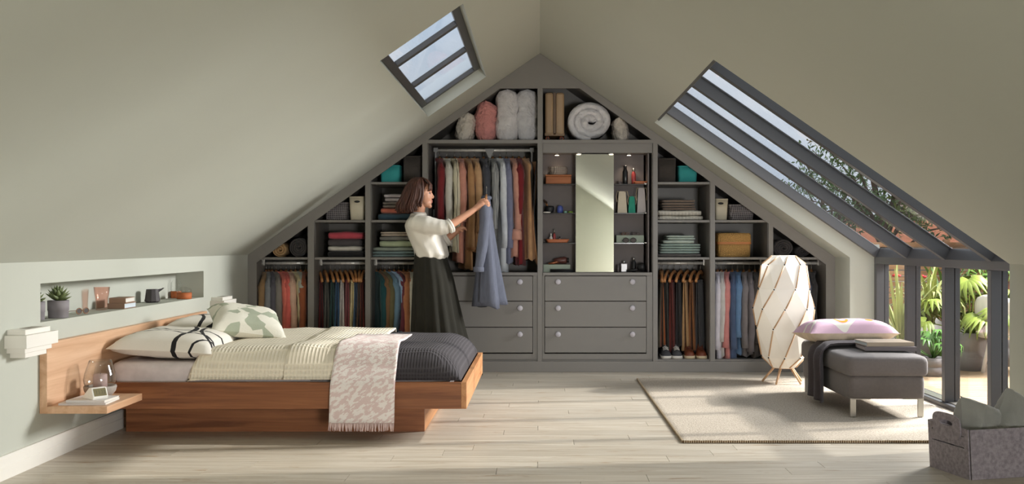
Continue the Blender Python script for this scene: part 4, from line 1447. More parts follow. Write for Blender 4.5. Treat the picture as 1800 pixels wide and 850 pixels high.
# suitcase
sc_ = thing('suitcase', 'beige hard suitcase with orange wheels on the top shelf', 'suitcase', (PX(975, 8.72), 8.90, S4))
BEI = plain('beige_shell', (176, 148, 116), 0.35, var=0.03)
for xa, xb in ((-0.084, -0.010), (0.010, 0.084)):
    obj('shell', box(xa, xb, -0.17, 0.17, 0.055, 0.428), BEI, sc_, bev=0.02)
obj('zip_band', box(-0.0105, 0.0105, -0.165, 0.165, 0.058, 0.425), plain('zip_brown', (110, 88, 68), 0.5), sc_)
obj('base_trim', box(-0.088, 0.088, -0.165, 0.165, 0.045, 0.075), plain('beige_trim', (150, 122, 92), 0.5), sc_, bev=0.006)
ORG = plain('wheel_orange', (206, 96, 44), 0.5)
for xx in (-0.062, 0.062):
    for yy_ in (-0.14, 0.14):
        w_ = obj('wheel', MB().lathe([(0.010, -0.009), (0.024, -0.008), (0.025, 0), (0.024, 0.008), (0.010, 0.009)], 16), BLACK, sc_, True, loc=(xx, yy_, 0.0255), rot=(pi / 2, 0, 0))
        for k in range(6):
            a = k * pi / 3
            obj('spoke', MB().ell((0.014 * cos(a), 0.014 * sin(a), 0.009), (0.005, 0.005, 0.002), 8, 4), ORG, w_, True)

# ------------------------------------------------------------------ mirror bay: toiletries
YT = YI + 0.125


def at(px_, z):
    return (PX(px_, YT), YT, z + 0.0003)


def bottle(name, label, px_, z, prof, mat, cap=None, capm=None, cat='bottle', yo=0.0):
    l_ = at(px_, z)
    t = thing(name, label, cat, (l_[0], l_[1] + yo, l_[2]))
    obj('body', MB().lathe(prof, 18), mat, t, True)
    if cap:
        obj('cap', MB().lathe(cap, 14), capm, t, True)
    return t


s1, s2, s3 = SHZ
s4 = Z(478.5)
WICK = wood('wicker_brown', (142, 82, 46), (176, 108, 64), 'x', rough=0.6)
l_ = at(981.5, s1)
t = thing('wooden_box', 'brown wooden lidded box left of the mirror, top shelf', 'box', l_)
obj('body', box(-0.112, 0.112, -0.06, 0.06, 0, 0.066), WICK, t, bev=0.006)
obj('lid', box(-0.115, 0.115, -0.063, 0.063, 0.0665, 0.082), WICK, t, bev=0.005)
t = thing('wire_bowl', 'pale patterned glass bowl standing on the brown box', 'bowl', (l_[0], l_[1], l_[2] + 0.0825))
obj('body', MB().lathe([(0.070, 0), (0.078, 0.004), (0.082, 0.05), (0.080, 0.068), (0.074, 0.068), (0.074, 0.01), (0.001, 0.008)], 24), weave('bowl_net', (104, 92, 84), (178, 164, 152), 260, 260), t, True)
t = thing('brush_pot', 'black pot holding make-up brushes left of the blue jar', 'pot', at(966, s2))
obj('body', MB().lathe([(0.030, 0), (0.036, 0.01), (0.042, 0.045), (0.038, 0.062), (0.030, 0.062), (0.03, 0.02), (0.001, 0.02)], 18), BLACK, t, True)
for k in range(4):
    obj('brush', MB().tube([(0.004 * k - 0.006, 0, 0.022), (-0.022 - 0.008 * k, 0.004 * k, 0.085 + 0.006 * k)], [0.004, 0.0035], 6), HANGER, t, True)
    obj('bristles', MB().ell((-0.024 - 0.008 * k, 0.004 * k, 0.092 + 0.006 * k), (0.007, 0.007, 0.013), 8, 6), plain('bristle', (70, 52, 40), 0.9), t, True)
t = thing('dish', 'white flat dish on the second shelf left of the mirror', 'dish', (at(961, s2)[0], YT - 0.055, s2 + 0.0003))
obj('body', MB().lathe([(0.001, 0), (0.03, 0), (0.036, 0.010), (0.033, 0.010), (0.028, 0.004), (0.001, 0.004)], 18), WHITE, t, True)
bottle('jar', 'rounded blue jar on the second shelf', 984.5, s2, [(0.018, 0), (0.026, 0.008), (0.027, 0.04), (0.022, 0.058), (0.014, 0.066), (0.001, 0.070)], plain('jar_blue', (82, 98, 172), 0.35), cat='jar')
bottle('small_tin', 'tiny mint tin right of the blue jar', 994, s2, [(0.014, 0), (0.015, 0.002), (0.015, 0.018), (0.001, 0.019)], plain('mint_tin', (158, 206, 184), 0.4), cat='tin')
bottle('small_tin', 'tiny lime green tin nearest the mirror', 1003, s2, [(0.019, 0), (0.021, 0.002), (0.021, 0.016), (0.001, 0.018)], plain('lime_tin', (142, 176, 72), 0.4), cat='tin')
COPP = wood('tray_wood', (178, 96, 58), (204, 122, 78), 'x', rough=0.45)


def tray(label, px_, z, w, d, h):
    l_ = at(px_, z)
    t = thing('wooden_tray', label, 'tray', l_)
    mb = MB()
    def rg(s, zz):
        return [(w / 2 * s * abs(cos(a)) ** .3 * (1 if cos(a) > 0 else -1), d / 2 * s * abs(sin(a)) ** .3 * (1 if sin(a) > 0 else -1), zz) for a in [2 * pi * k / 24 for k in range(24)]]
    mb.loft([rg(0.80, 0), rg(0.84, 0.003), rg(1, h), rg(0.95, h), rg(0.80, 0.006)])
    obj('body', mb, COPP, t, True)
    return t


tray('orange wooden tray holding small bottles', 980, s3, 0.21, 0.11, 0.032)
bottle('bottle', 'small white bottle on the orange tray', 968.5, s3 + 0.006, [(0.014, 0), (0.015, 0.004), (0.015, 0.040), (0.007, 0.052), (0.007, 0.056)], WHITE, [(0.0075, 0.0565), (0.006, 0.075), (0.001, 0.076)], WHITE)
bottle('bottle', 'slim red bottle on the orange tray', 974.5, s3 + 0.006, [(0.012, 0), (0.013, 0.004), (0.013, 0.062), (0.007, 0.074), (0.006, 0.08)], plain('bottle_red', (164, 66, 66), 0.3), [(0.0065, 0.0805), (0.005, 0.115), (0.001, 0.116)], STEEL, yo=0.012)
bottle('bottle', 'little dark stoppered bottle on the orange tray', 984, s3 + 0.006, [(0.010, 0), (0.011, 0.003), (0.011, 0.026), (0.005, 0.032), (0.005, 0.036)], plain('grey_bottle', (150, 146, 142), 0.4), [(0.006, 0.0365), (0.005, 0.05), (0.001, 0.051)], BLACK)
bottle('small_tin', 'low white pot at the right of the orange tray', 989.5, s3 + 0.006, [(0.019, 0), (0.021, 0.003), (0.021, 0.018), (0.001, 0.02)], WHITE, cat='pot')
SAGEB = plain('sage_card', (164, 176, 160), 0.7, var=0.02)


def open_box(label, px0, px1, z, h, mat, d=0.11, yo=0.0):
    xa, xb = PX(px0, YT), PX(px1, YT)
    t = thing('open_box', label, 'box', ((xa + xb) / 2, YT + yo, z + 0.0003))
    w, e = (xb - xa) / 2, 0.004
    obj('base', box(-w, w, -d / 2, d / 2, 0, 0.004), mat, t)
    for nm, bx_ in (('front_panel', (-w, w, -d / 2, -d / 2 + e)), ('back_panel', (-w, w, d / 2 - e, d / 2)), ('end_panel', (-w, -w + e, -d / 2 + e, d / 2 - e)), ('end_panel', (w - e, w, -d / 2 + e, d / 2 - e))):
        obj(nm, box(*bx_, 0.0041, h), mat, t)
    return t


open_box('pale sage open box at the bottom left of the mirror', 955, 1002, s4, 0.066, SAGEB)
t = thing('hair_dryer', 'copper brown hair dryer resting on the sage box', 'hair dryer', (PX(984, YT), YT, s4 + 0.067))
DRY = plain('dryer_brown', (98, 58, 50), 0.35)
obj('barrel', MB().tube([(-0.05, 0, 0.028), (0.0, 0, 0.034), (0.05, 0, 0.036), (0.062, 0, 0.036)], [0.022, 0.028, 0.032, 0.024], 14), DRY, t, True)
obj('grip', MB().tube([(0.0, -0.005, 0.026), (-0.05, -0.02, 0.014), (-0.10, -0.03, 0.006)], [0.015, 0.013, 0.008], 10), plain('dryer_copper', (170, 104, 72), 0.3, 0.6), t, True)
obj('nozzle', MB().tube([(0.062, 0, 0.036), (0.08, 0, 0.036)], [0.018, 0.024], 12), BLACK, t, True)
t = thing('flat_iron', 'black hair straightener lying in front of the sage box', 'straightener', (PX(987, YT), YT - 0.09, s4 + 0.0003))
for zz in (0.006, 0.020):
    obj('plate_arm', MB().tube([(-0.10, 0, zz), (0.02, 0, zz), (0.10, 0, zz + 0.001)], [0.007, 0.008, 0.007], 8), BLACK, t, True)
# right of the mirror
bottle('bottle', 'tall black bottle right of the mirror top', 1099, s1, [(0.022, 0), (0.024, 0.004), (0.024, 0.11), (0.015, 0.135), (0.013, 0.14)], plain('gloss_black', (22, 22, 24), 0.2), [(0.015, 0.1405), (0.015, 0.165), (0.001, 0.166)], plain('gloss_black', (22, 22, 24), 0.2))
bottle('bottle', 'red bottle with silver cap behind the brown tray', 1114.5, s1, [(0.018, 0), (0.020, 0.004), (0.020, 0.09), (0.012, 0.11), (0.011, 0.114)], plain('bottle_red', (164, 66, 66), 0.3), [(0.012, 0.1145), (0.010, 0.145), (0.001, 0.146)], STEEL, yo=0.03)
bottle('small_tin', 'small dark glass jar beside the tall black bottle', 1089, s1, [(0.02, 0), (0.022, 0.003), (0.022, 0.026), (0.001, 0.028)], plain('dark_jar', (92, 84, 84), 0.3), cat='jar')
_t = tray('flat brown tray on the top right glass shelf', 1126, s1, 0.13, 0.10, 0.024)


def gift_bag(label, px0, px1, ytop, z, mat, yo):
    xa, xb = PX(px0, YT), PX(px1, YT)
    h = PZ(ytop, YT) - z
    w = (xb - xa) / 2
    t = thing('paper_bag', label, 'bag', ((xa + xb) / 2, YT + yo, z + 0.0003))
    d = 0.024
    obj('body', MB().loft([[(-w, -d, 0), (w, -d, 0), (w, d, 0), (-w, d, 0)], [(-w * .82, -d * .8, h * .6), (w * .82, -d * .8, h * .6), (w * .82, d * .8, h * .6), (-w * .82, d * .8, h * .6)],
                           [(-w * .7, -d * .5, h), (w * .7, -d * .5, h), (w * .7, d * .5, h), (-w * .7, d * .5, h)]]), mat, t)
    for s_ in (-1, 1):
        obj('cord_handle', MB().tube([(s_ * w * .5, -d * .5, h * .97), (s_ * w * 1.0, -d, h * 1.0), (s_ * w * 1.25, -d, h * .75), (s_ * w * 1.05, -d * 1.1, h * .5)], 0.0025, 6), plain('cord', (196, 180, 150), 0.8), t, True)


gift_bag('cream paper bag next to the mirror', 1085, 1102, 336, s2, plain('bag_cream', (222, 210, 186), 0.7), 0.0)
gift_bag('teal green paper bag between two paler bags', 1104, 1116.5, 345, s2, plain('bag_teal', (36, 150, 124), 0.7), -0.01)
gift_bag('grey paper bag at the right of the bag shelf', 1119.5, 1135, 330, s2, plain('bag_grey', (196, 188, 186), 0.7), 0.0)


def specs(name, label, loc, rz, m, sc=1.0):
    t = thing(name, label, 'glasses', loc, rz)
    for s_ in (-1, 1):
        pts = [(s_ * 0.032 * sc + 0.025 * sc * cos(a), 0, 0.022 * sc + 0.020 * sc * sin(a)) for a in [2 * pi * k / 14 for k in range(15)]]
        obj('rim', MB().tube(pts, 0.003 * sc, 6), m, t, True)
        obj('lens', MB().lathe([(0.024 * sc, -0.0006), (0.024 * sc, 0.0006)], 14), plain('smoke_lens', (52, 40, 34), 0.5), t, loc=(s_ * 0.032 * sc, 0, 0.022 * sc), rot=(pi / 2, 0, 0))
        obj('temple', MB().tube([(s_ * 0.057 * sc, 0, 0.026 * sc), (s_ * 0.058 * sc, 0.06 * sc, 0.022 * sc), (s_ * 0.052 * sc, 0.10 * sc, 0.004 * sc)], 0.0025 * sc, 6), m, t, True)
    obj('bridge', MB().tube([(-0.009 * sc, 0, 0.024 * sc), (0, 0, 0.028 * sc), (0.009 * sc, 0, 0.024 * sc)], 0.0025 * sc, 6), m, t, True)


ob = open_box('pale sage open box with glasses on the third right shelf', 1083, 1131, s3, 0.066, SAGEB, yo=0.02)
specs('sunglasses', 'brown sunglasses on the left rim of the right sage box', (PX(1099, YT), YT - 0.035, s3 + 0.067), 0, plain('amber_frame', (128, 82, 48), 0.3), 0.55)
specs('sunglasses', 'dark sunglasses on the right rim of the right sage box', (PX(1118, YT), YT - 0.035, s3 + 0.067), 0, plain('umber_frame', (76, 54, 44), 0.3), 0.55)
specs('reading_glasses', 'black glasses standing before the right sage box', (PX(1105, YT), YT - 0.10, s3 + 0.0003), 0.0, BLACK, 1.0)
t = thing('perfume_bottle', 'square silver perfume bottle at the lower right of mirror', 'bottle', at(1097, s4))
obj('body', box(-0.028, 0.028, -0.014, 0.014, 0, 0.075), plain('pale_perfume', (184, 178, 178), 0.2), t, bev=0.004)
obj('cap', MB().lathe([(0.012, 0.0752), (0.012, 0.10), (0.001, 0.101)], 14), CHROME, t, True)
bottle('bottle', 'black lotion bottle beside the silver perfume bottle', 1114, s4, [(0.018, 0), (0.020, 0.004), (0.020, 0.085), (0.012, 0.098), (0.010, 0.102)], BLACK, [(0.011, 0.1025), (0.010, 0.128), (0.001, 0.129)], STEEL)
bottle('bottle', 'small dark bottle tucked beside the mirror bottom', 1086.5, s4, [(0.012, 0), (0.014, 0.003), (0.014, 0.05), (0.007, 0.06), (0.007, 0.066)], plain('dark_jar', (92, 84, 84), 0.3))
t = thing('hair_dryer', 'black round hair dryer at the bottom right shelf', 'hair dryer', (PX(1124, YT), YT - 0.04, s4 + 0.0003))
obj('barrel', MB().tube([(-0.02, 0, 0.040), (0.02, 0, 0.044), (0.04, 0, 0.046)], [0.030, 0.040, 0.034], 16), BLACK, t, True)
obj('grip', MB().tube([(0.0, 0, 0.026), (-0.05, 0, 0.016), (-0.115, 0, 0.012)], [0.014, 0.012, 0.010], 10), BLACK, t, True)

# ------------------------------------------------------------------ shoes in unit F
def shoe(name, label, px_, up, sole, lace, boot=False, grp=None):
    Yf = 8.78
    t = thing(name, label, 'shoe', (PX(px_, Yf), Yf, ZP + 0.0145), group=grp)
    # toe towards the viewer (-y), heel +y
    def ring(yv, w, zt, z0=0.018):
        return [(w * cos(a), yv, z0 + (zt - z0) * max(0, sin(a)) ** 0.8) for a in [pi * k / 12 for k in range(13)]] + [(-w * 0.5, yv, z0), (w * 0.5, yv, z0)]
    hs = 0.115 if boot else 0.085
    obj('upper', MB().loft([ring(-0.10, 0.012, 0.030), ring(-0.092, 0.034, 0.052), ring(-0.06, 0.045, 0.064), ring(-0.02, 0.044, 0.078), ring(0.02, 0.040, 0.098 if boot else 0.088), ring(0.06, 0.038, hs), ring(0.12, 0.037, hs), ring(0.15, 0.028, hs - 0.01), ring(0.155, 0.012, 0.05)]), up, t, True)
    def so(yv, w):
        return [(-w, yv, 0.0), (w, yv, 0.0), (w, yv, 0.024), (-w, yv, 0.024)]
    obj('sole', MB().loft([so(-0.108, 0.016), so(-0.10, 0.036), so(-0.06, 0.049), so(0.0, 0.045), (so(0.1, 0.041)), so(0.15, 0.034), so(0.16, 0.015)]), sole, t, True)
    for k in range(4):
        y_ = -0.045 + 0.024 * k
        obj('lace', MB().tube([(-0.024, y_, 0.070 + 0.008 * k), (0, y_ - 0.006, 0.080 + 0.009 * k), (0.024, y_, 0.070 + 0.008 * k)], 0.0035, 6), lace, t, True)
    obj('tongue', MB().grid(lambda u, v: ((u - .5) * 0.046, 0.0 + 0.06 * v, 0.082 + 0.040 * v + 0.008 * sin(u * pi)), 4, 4), up, t, True, solid=0.004)


CANV = plain('black_canvas', (72, 72, 76), 0.8)
shoe('white_sneaker', 'dark sneaker with white sole and laces, left one', 1169.5, CANV, WHITE, WHITE, grp='sneakers')
shoe('white_sneaker', 'dark sneaker with white sole and laces, right one', 1188.5, CANV, WHITE, WHITE, grp='sneakers')
LEA = plain('brown_leather', (120, 62, 38), 0.45, var=0.15)
shoe('brown_shoe', 'brown leather shoe with pale sole, left one', 1210.5, LEA, plain('pale_sole', (214, 196, 164), 0.7), plain('brown_lace', (92, 48, 32), 0.8), True, 'brown shoes')
shoe('brown_shoe', 'brown leather shoe with pale sole, right one', 1231.5, LEA, plain('pale_sole', (214, 196, 164), 0.7), plain('brown_lace', (92, 48, 32), 0.8), True, 'brown shoes')

# ------------------------------------------------------------------ bed
HBX = -2.49
RY0, RY1, RX1, RZ0, RZ1 = 5.60, 7.17, -0.413, 0.178, 0.326
bed = thing('bed', 'floating oak bed with a long headboard against the low wall', 'bed', (-1.45, 6.38, 0))
bx_, by_ = 1.45, -6.38                               # world -> bed offsets


def bbox(x0, x1, y0, y1, z0, z1):
    return box(x0 + bx_, x1 + bx_, y0 + by_, y1 + by_, z0, z1)


obj('headboard', bbox(XL + 0.001, HBX, 5.03, 7.45, 0.247, 0.605), OAK_Y, bed, bev=0.002)
obj('side_shelf', bbox(HBX, -2.187, 5.03, 5.475, 0.247, 0.284), OAK_Y, bed, bev=0.002)
obj('side_shelf', bbox(HBX, -2.187, 7.18, 7.45, 0.247, 0.284), OAK_Y, bed, bev=0.002)
obj('side_rail', bbox(HBX, RX1 - 0.030, RY0, RY0 + 0.03, RZ0, RZ1), OAK_X_SHADED, bed, bev=0.0015)
obj('side_rail', bbox(HBX, RX1 - 0.030, RY1 - 0.03, RY1, RZ0, RZ1), OAK_X_SHADED, bed, bev=0.0015)
obj('foot_rail', bbox(RX1 - 0.030, RX1, RY0, RY1, RZ0, RZ1), OAK_YB_LIT, bed, bev=0.0015)
obj('base_board', bbox(HBX, RX1 - 0.03, RY0 + 0.03, RY1 - 0.03, RZ0, RZ0 + 0.02), OAK_X_SHADED, bed)
for nm, b4, m in (('plinth_panel', (-2.44, -0.681, 5.87, 5.895), OAK_X_SHADED), ('plinth_panel', (-2.44, -0.681, 6.875, 6.90), OAK_X_SHADED), ('plinth_panel', (-0.706, -0.681, 5.895, 6.875), OAK_YB_LIT), ('plinth_panel', (-2.44, -2.415, 5.895, 6.875), OAK_YB_LIT)):
    obj(nm, bbox(*b4, 0.0, RZ0), m, bed)

mt = MB()
for zz, ins in ((0.2, 0.02), (0.215, 0.004), (0.25, 0), (0.39, 0.0), (0.415, 0.008), (0.427, 0.03)):
    mt_r = []
    for k in range(48):
        a = 2 * pi * k / 48
        c, s_ = cos(a), sin(a)
        mt_r.append((-1.500 + (0.978 - ins) * abs(c) ** 0.12 * (1 if c > 0 else -1), 6.385 + (0.715 - ins) * abs(s_) ** 0.12 * (1 if s_ > 0 else -1), zz))
    if zz == 0.2:
        rings_ = []
    rings_.append(mt_r)
mt.loft(rings_)
tag(obj('mattress', mt, fabric((214, 204, 204), bscale=300, bump=0.1), smooth=True), 'pale mattress in its sheet on the oak bed', 'mattress')

CY0, CY1, CX1 = 5.636, 7.134, -0.447


def cover_z(x, y, zt, zb=0.332, r=0.17, foot=True):
    def prof(d, r_):
        q = min(1, max(0, d) / r_)
        return sqrt(max(0, 1 - (1 - q) ** 2))
    k = prof(y - CY0, r) * prof(CY1 - y, r)
    if foot:
        k *= prof(CX1 - x, 0.20)
    puff = 0.012 * fbm(x * 2.2, y * 2.2, 4.0) + 0.005 * fbm(x * 7, y * 7, 2)
    return zb + (zt - zb + puff) * k


def uneven(v, n=4.0):
    """sample more densely near both ends"""
    return 0.5 - 0.5 * cos(pi * v) if n else v


CHAR = waffle('charcoal_waffle', (66, 62, 66), 0.017, 0.7, 0.005, 0.6)
CRM = waffle('cream_waffle', (246, 236, 216), 0.021, 0.8, 0.006, 0.88)
mb = MB().grid(lambda u, v: (lambda x, y: (x, y, cover_z(x, y, 0.492)))(-1.30 + (CX1 + 1.30) * (sin(u * pi / 2)), CY0 + (CY1 - CY0) * uneven(v)), 40, 60)
tag(obj('duvet', mb, CHAR, smooth=True, solid=0.010, off=-1), 'charcoal waffle duvet over the foot of the bed', 'duvet')
mb = MB().grid(lambda u, v: (lambda x, y: (x, y, cover_z(x, y, 0.500 + 0.016 * min(1, u * 9) ** .5 - 0.016, foot=False) + 0.012 * min(1, u * 9) ** .5))(-2.00 + 0.06 * sin(v * 5) + u * 0.98, CY0 - 0.003 + (CY1 - CY0 + 0.006) * uneven(v)), 50, 60)
blk = thing('waffle_blanket', 'cream waffle blanket across the middle of the bed', 'blanket', (0, 0, 0))
obj('lower_layer', mb, CRM, blk, True, solid=0.008, off=-1)
mb = MB().grid(lambda u, v: (lambda x, y: (x, y, cover_z(x, y, 0.506, foot=False) + 0.016))(-1.46 + 0.03 * sin(v * 4) + u * 0.45, CY0 - 0.008 + (CY1 - CY0 + 0.014) * uneven(v)), 30, 60)
obj('folded_layer', mb, CRM, blk, True, solid=0.009, off=-1)

# pink and white throw hanging over the front rail
PINK = blotch('pink_leopard_weave', (222, 200, 197), (240, 232, 228), 46, (0.55, 0.9, 1.3), (0.0, 0.6, 0.0), (0.47, 0.53), bump=0.5)
path = []
for i in range(22):
    y = 6.24 - (6.24 - CY0) * sin(i / 21 * pi / 2)
    path.append((y, cover_z(-1.0, y, 0.506, foot=False) + 0.035))
path = [p for p in path if p[1] > 0.40]
path += [(5.610, 0.372), (5.586, 0.335), (5.576, 0.30), (5.572, 0.24), (5.570, 0.17), (5.566, 0.105)]


def throw_pt(u, v):
    f = v * (len(path) - 1)
    i = min(int(f), len(path) - 2)
    q = f - i
    y = path[i][0] * (1 - q) + path[i + 1][0] * q
    z = path[i][1] * (1 - q) + path[i + 1][1] * q
    ww = 0.345 + 0.02 * v
    x = -0.985 + (u - 0.5) * ww + 0.012 * (1 - v) - 0.012 * v
    return (x, y - 0.004 * (1 + sin(u * 9 + v * 2)) * max(0, v - 0.6), z + 0.003 * fbm(u * 5, v * 5))


th = thing('throw', 'pink and white patterned throw with fringe over the bed rail', 'throw', (0, 0, 0))
obj('cloth', MB().grid(throw_pt, 26, 60), PINK, th, True, solid=0.006)
fr_ = MB()
for i in range(62):
    u = (i + 0.5) / 62
    p = Vector(throw_pt(u, 1.0))
    dx = R.uniform(-.004, .004)
    fr_.tube([p, p + Vector((dx, -0.003, -0.022)), p + Vector((dx * 2 + R.uniform(-.003, .003), R.uniform(-.006, 0), -0.042 - R.uniform(0, .006)))], [0.0026, 0.003, 0.0022], 5)
obj('fringe', fr_, fabric((222, 196, 192)), th, True)

# pillows
BL = arcs_print('black_brush_lines', (236, 230, 220), [((30, 28, 30), [(0.05, 0.62, 0.66, 0.013), (-0.62, -0.10, 0.72, 0.013), (0.55, 0.05, 0.42, 0.011), (0.0, -0.75, 0.62, 0.010), (0.62, -0.55, 0.50, 0.007)])])
BL2 = arcs_print('black_brush_lines_back', (236, 230, 220), [((30, 28, 30), [(0.75, -0.30, 0.72, 0.014), (0.5, -0.55, 0.56, 0.010), (-0.2, 0.6, 0.55, 0.013), (-0.55, -0.3, 0.5, 0.012)])])


def flat_pillow(name, label, loc, rot, w, h, t, mat, seed, under=0.55, wrinkle=0.5):
    mb = pillow_mesh(w, h, t, seed, wrinkle)
    mb.v = [(p[0], p[1], p[2] * (under if p[2] < 0 else 1)) for p in mb.v]
    return tag(obj(name, mb, mat, smooth=True, loc=loc, rot=rot), label, 'pillow')


flat_pillow('bed_pillow', 'white pillow with black brush lines nearest the nightstand', (-2.185, 6.03, 0.492), (0.0, radians(3), radians(2)), 0.60, 0.72, 0.20, BL, 3)
flat_pillow('bed_pillow', 'white pillow with black brush lines behind the green one', (-2.19, 6.82, 0.500), (0, radians(8), radians(-3)), 0.58, 0.66, 0.21, BL2, 9)
GRN = blotch('sage_shape_print', (172, 178, 158), (232, 228, 214), 10.5, (1, 1, 1), edge=(0.36, 0.39), voronoi=True)
flat_pillow('bed_cushion', 'sage and cream patterned cushion lying on the blanket', (-1.90, 6.44, 0.592), (radians(13), radians(9), radians(24)), 0.47, 0.47, 0.19, GRN, 14, 0.6)

# ------------------------------------------------------------------ wall lamps (stacked plates)
def sconce(label, y0):
    t = thing('wall_lamp', label, 'wall lamp', (XL + 0.0005, y0, 0.56), group='stacked wall lamps')
    SW = plain('lamp_white', (238, 234, 226), 0.55, var=0.01)
    for nm, d, a, b, z0, z1 in (('bottom_plate', 0.074, 0.050, 0.255, 0.0, 0.0245), ('lower_plate', 0.088, 0.020, 0.280, 0.025, 0.0485), ('body', 0.106, 0.0, 0.310, 0.049, 0.111), ('upper_plate', 0.088, 0.024, 0.265, 0.1115, 0.136)):
        obj(nm, MB().prism([(0, z0), (d, z0), (d, z1), (0, z1)], a, b), SW, t, bev=0.0015)
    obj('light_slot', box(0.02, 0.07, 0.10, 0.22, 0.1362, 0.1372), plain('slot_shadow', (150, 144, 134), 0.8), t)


sconce('white stacked wall lamp over the near nightstand', 4.70)
sconce('white stacked wall lamp at the far end of the headboard', 7.64)

# ------------------------------------------------------------------ niche
NZT = NZ0 + 0.0005
POT2 = plain('pot_mauve_grey', (138, 132, 136), 0.75, var=0.03, bump=0.1)
SUC = plain('succulent', (104, 116, 72), 0.5, var=0.2, vscale=20)


def succulent(label, loc, r, h, n, seed, L):
    t = thing('succulent', label, 'plant', loc)
    obj('pot', MB().lathe([(r * 0.88, 0), (r * 0.93, 0.002), (r * 0.95, h * 0.42), (r * 0.99, h * 0.43), (r, h), (r * 0.92, h), (r * 0.9, h * 0.9), (0.001, h * 0.9)], 26), POT2, t, True)
    obj('soil', MB().lathe([(r * 0.9, h * 0.905), (0.001, h * 0.93)], 14), SOIL, t, True)
    q = MB()
    rows = []
    for i in range(6):
        f = i / 5
        w = L * 0.22 * (1 - (2 * f - 0.9) ** 2 * 0.75) * (1 - f) ** 0.25 + 0.0005
        rows.append([(L * f, -w, 0.12 * L * f * f + w * .5), (L * f, 0, 0.12 * L * f * f - w * 0.35), (L * f, w, 0.12 * L * f * f + w * .5), (L * f, 0, 0.12 * L * f * f + w * 0.4)])
    q.loft(rows)
    me = q.mesh('leaf', SUC, True)
    rr = random.Random(seed)
    for i in range(n):
        f = i / n
        link('leaf', me, t, (0, 0, h * 0.94 + 0.012 * f), (0, -radians(12 + 62 * f + rr.uniform(-6, 6)), i * 2.399))
    return t


succulent('small succulent in a grey pot at the niche corner', (-2.632, 5.20, NZT), 0.044, 0.096, 18, 2, 0.058)
succulent('larger spiky succulent in a grey pot in the niche', (-2.595, 5.365, NZT), 0.054, 0.094, 24, 5, 0.078)
specs('sunglasses', 'tortoiseshell sunglasses lying in the niche', (-2.60, 5.66, NZT), radians(70), plain('tortoise', (140, 94, 52), 0.3, var=0.4, vscale=60), 0.8)
PINKG = thin_glass('pink_glass', (0.985, 0.86, 0.82), 1.2)
t = thing('tumbler', 'pink fluted glass tumbler in the niche', 'glass', (-2.645, 6.01, NZT))
def flute(r, z, am, n=40):
    return [(r * (1 + am * cos(k * 2 * pi / n * 10)) * cos(2 * pi * k / n), r * (1 + am * cos(k * 2 * pi / n * 10)) * sin(2 * pi * k / n), z) for k in range(n)]
obj('body', MB().loft([flute(0.030, 0, 0), flute(0.033, 0.004, .03), flute(0.037, 0.075, .035), flute(0.041, 0.09, 0.0), flute(0.046, 0.138, 0), flute(0.044, 0.138, 0), flute(0.038, 0.09, 0), flute(0.034, 0.075, 0), flute(0.029, 0.012, 0)]), PINKG, t, True)


def book(label, loc, w, d, h, cover, rz=0.0, pages=(232, 226, 214), name='book', spine='x-'):
    """lying book: two boards, a spine and a page block; the spine faces local -y"""
    t = thing(name, label, 'book', loc, rz)
    c = plain('cover_%d_%d_%d' % cover, cover, 0.55, var=0.04)
    b = min(0.004, h * 0.12)
    obj('board', box(-w / 2, w / 2, -d / 2, d / 2, 0, b), c, t)
    obj('board', box(-w / 2, w / 2, -d / 2, d / 2, h - b, h), c, t)
    obj('spine', box(-w / 2, w / 2, -d / 2, -d / 2 + 0.003, b, h - b), c, t)
    obj('page_block', box(-w / 2 + 0.004, w / 2 - 0.003, -d / 2 + 0.0035, d / 2 - 0.004, b, h - b), plain('pages_%d' % pages[0], pages, 0.9, var=0.10, vscale=300, stretch=(0.01, 0.01, 1)), t)
    return t


book('brown book, lower of two in the niche', (-2.598, 6.19, NZT), 0.105, 0.18, 0.034, (148, 120, 100), 0.0, (206, 216, 224))
book('brown book, upper of two in the niche', (-2.602, 6.20, NZT + 0.0345), 0.100, 0.17, 0.032, (158, 128, 106), radians(4), (226, 222, 214))
t = thing('pitcher', 'small charcoal faceted pitcher in the niche', 'pitcher', (-2.643, 6.79, NZT), radians(-40))
CHC = plain('charcoal_ceramic', (64, 58, 60), 0.6, var=0.04)
def oct_(r, z, sx=1.0, ox=0.0, n=10):
    return [(ox + r * sx * cos(2 * pi * k / n), r * sin(2 * pi * k / n), z) for k in range(n)]
obj('body', MB().loft([oct_(0.038, 0), oct_(0.052, 0.010), oct_(0.048, 0.03), oct_(0.040, 0.090), oct_(0.036, 0.090), oct_(0.040, 0.03), oct_(0.030, 0.012)]), CHC, t)
obj('spout', MB().loft([[(0.0, 0.034, 0.088), (0.0, 0.034, 0.070), (0.012, 0.036, 0.066), (-0.012, 0.036, 0.066)], [(0.014, 0.082, 0.097), (0.0, 0.074, 0.086), (0.0, 0.074, 0.085), (-0.014, 0.082, 0.097)]]), CHC, t)
AMB = plain('cork_amber', (176, 96, 50), 0.7, var=0.12, vscale=30)
t = thing('cork_bottle', 'tall clear bottle with amber cork base in the niche', 'bottle', (-2.690, 7.36, NZT))
obj('cork_base', MB().lathe([(0.036, 0), (0.038, 0.003), (0.038, 0.050), (0.001, 0.051)], 22), AMB, t, True)
obj('glass_dome', MB().lathe([(0.037, 0.0512), (0.039, 0.08), (0.036, 0.11), (0.022, 0.132), (0.02, 0.136), (0.022, 0.14), (0.001, 0.141)], 22), GLASS, t, True)
t = thing('cork_jar', 'low clear jar with amber cork base in the niche', 'jar', (-2.585, 7.235, NZT))
obj('cork_base', MB().lathe([(0.048, 0), (0.052, 0.003), (0.053, 0.046), (0.001, 0.047)], 22), AMB, t, True)
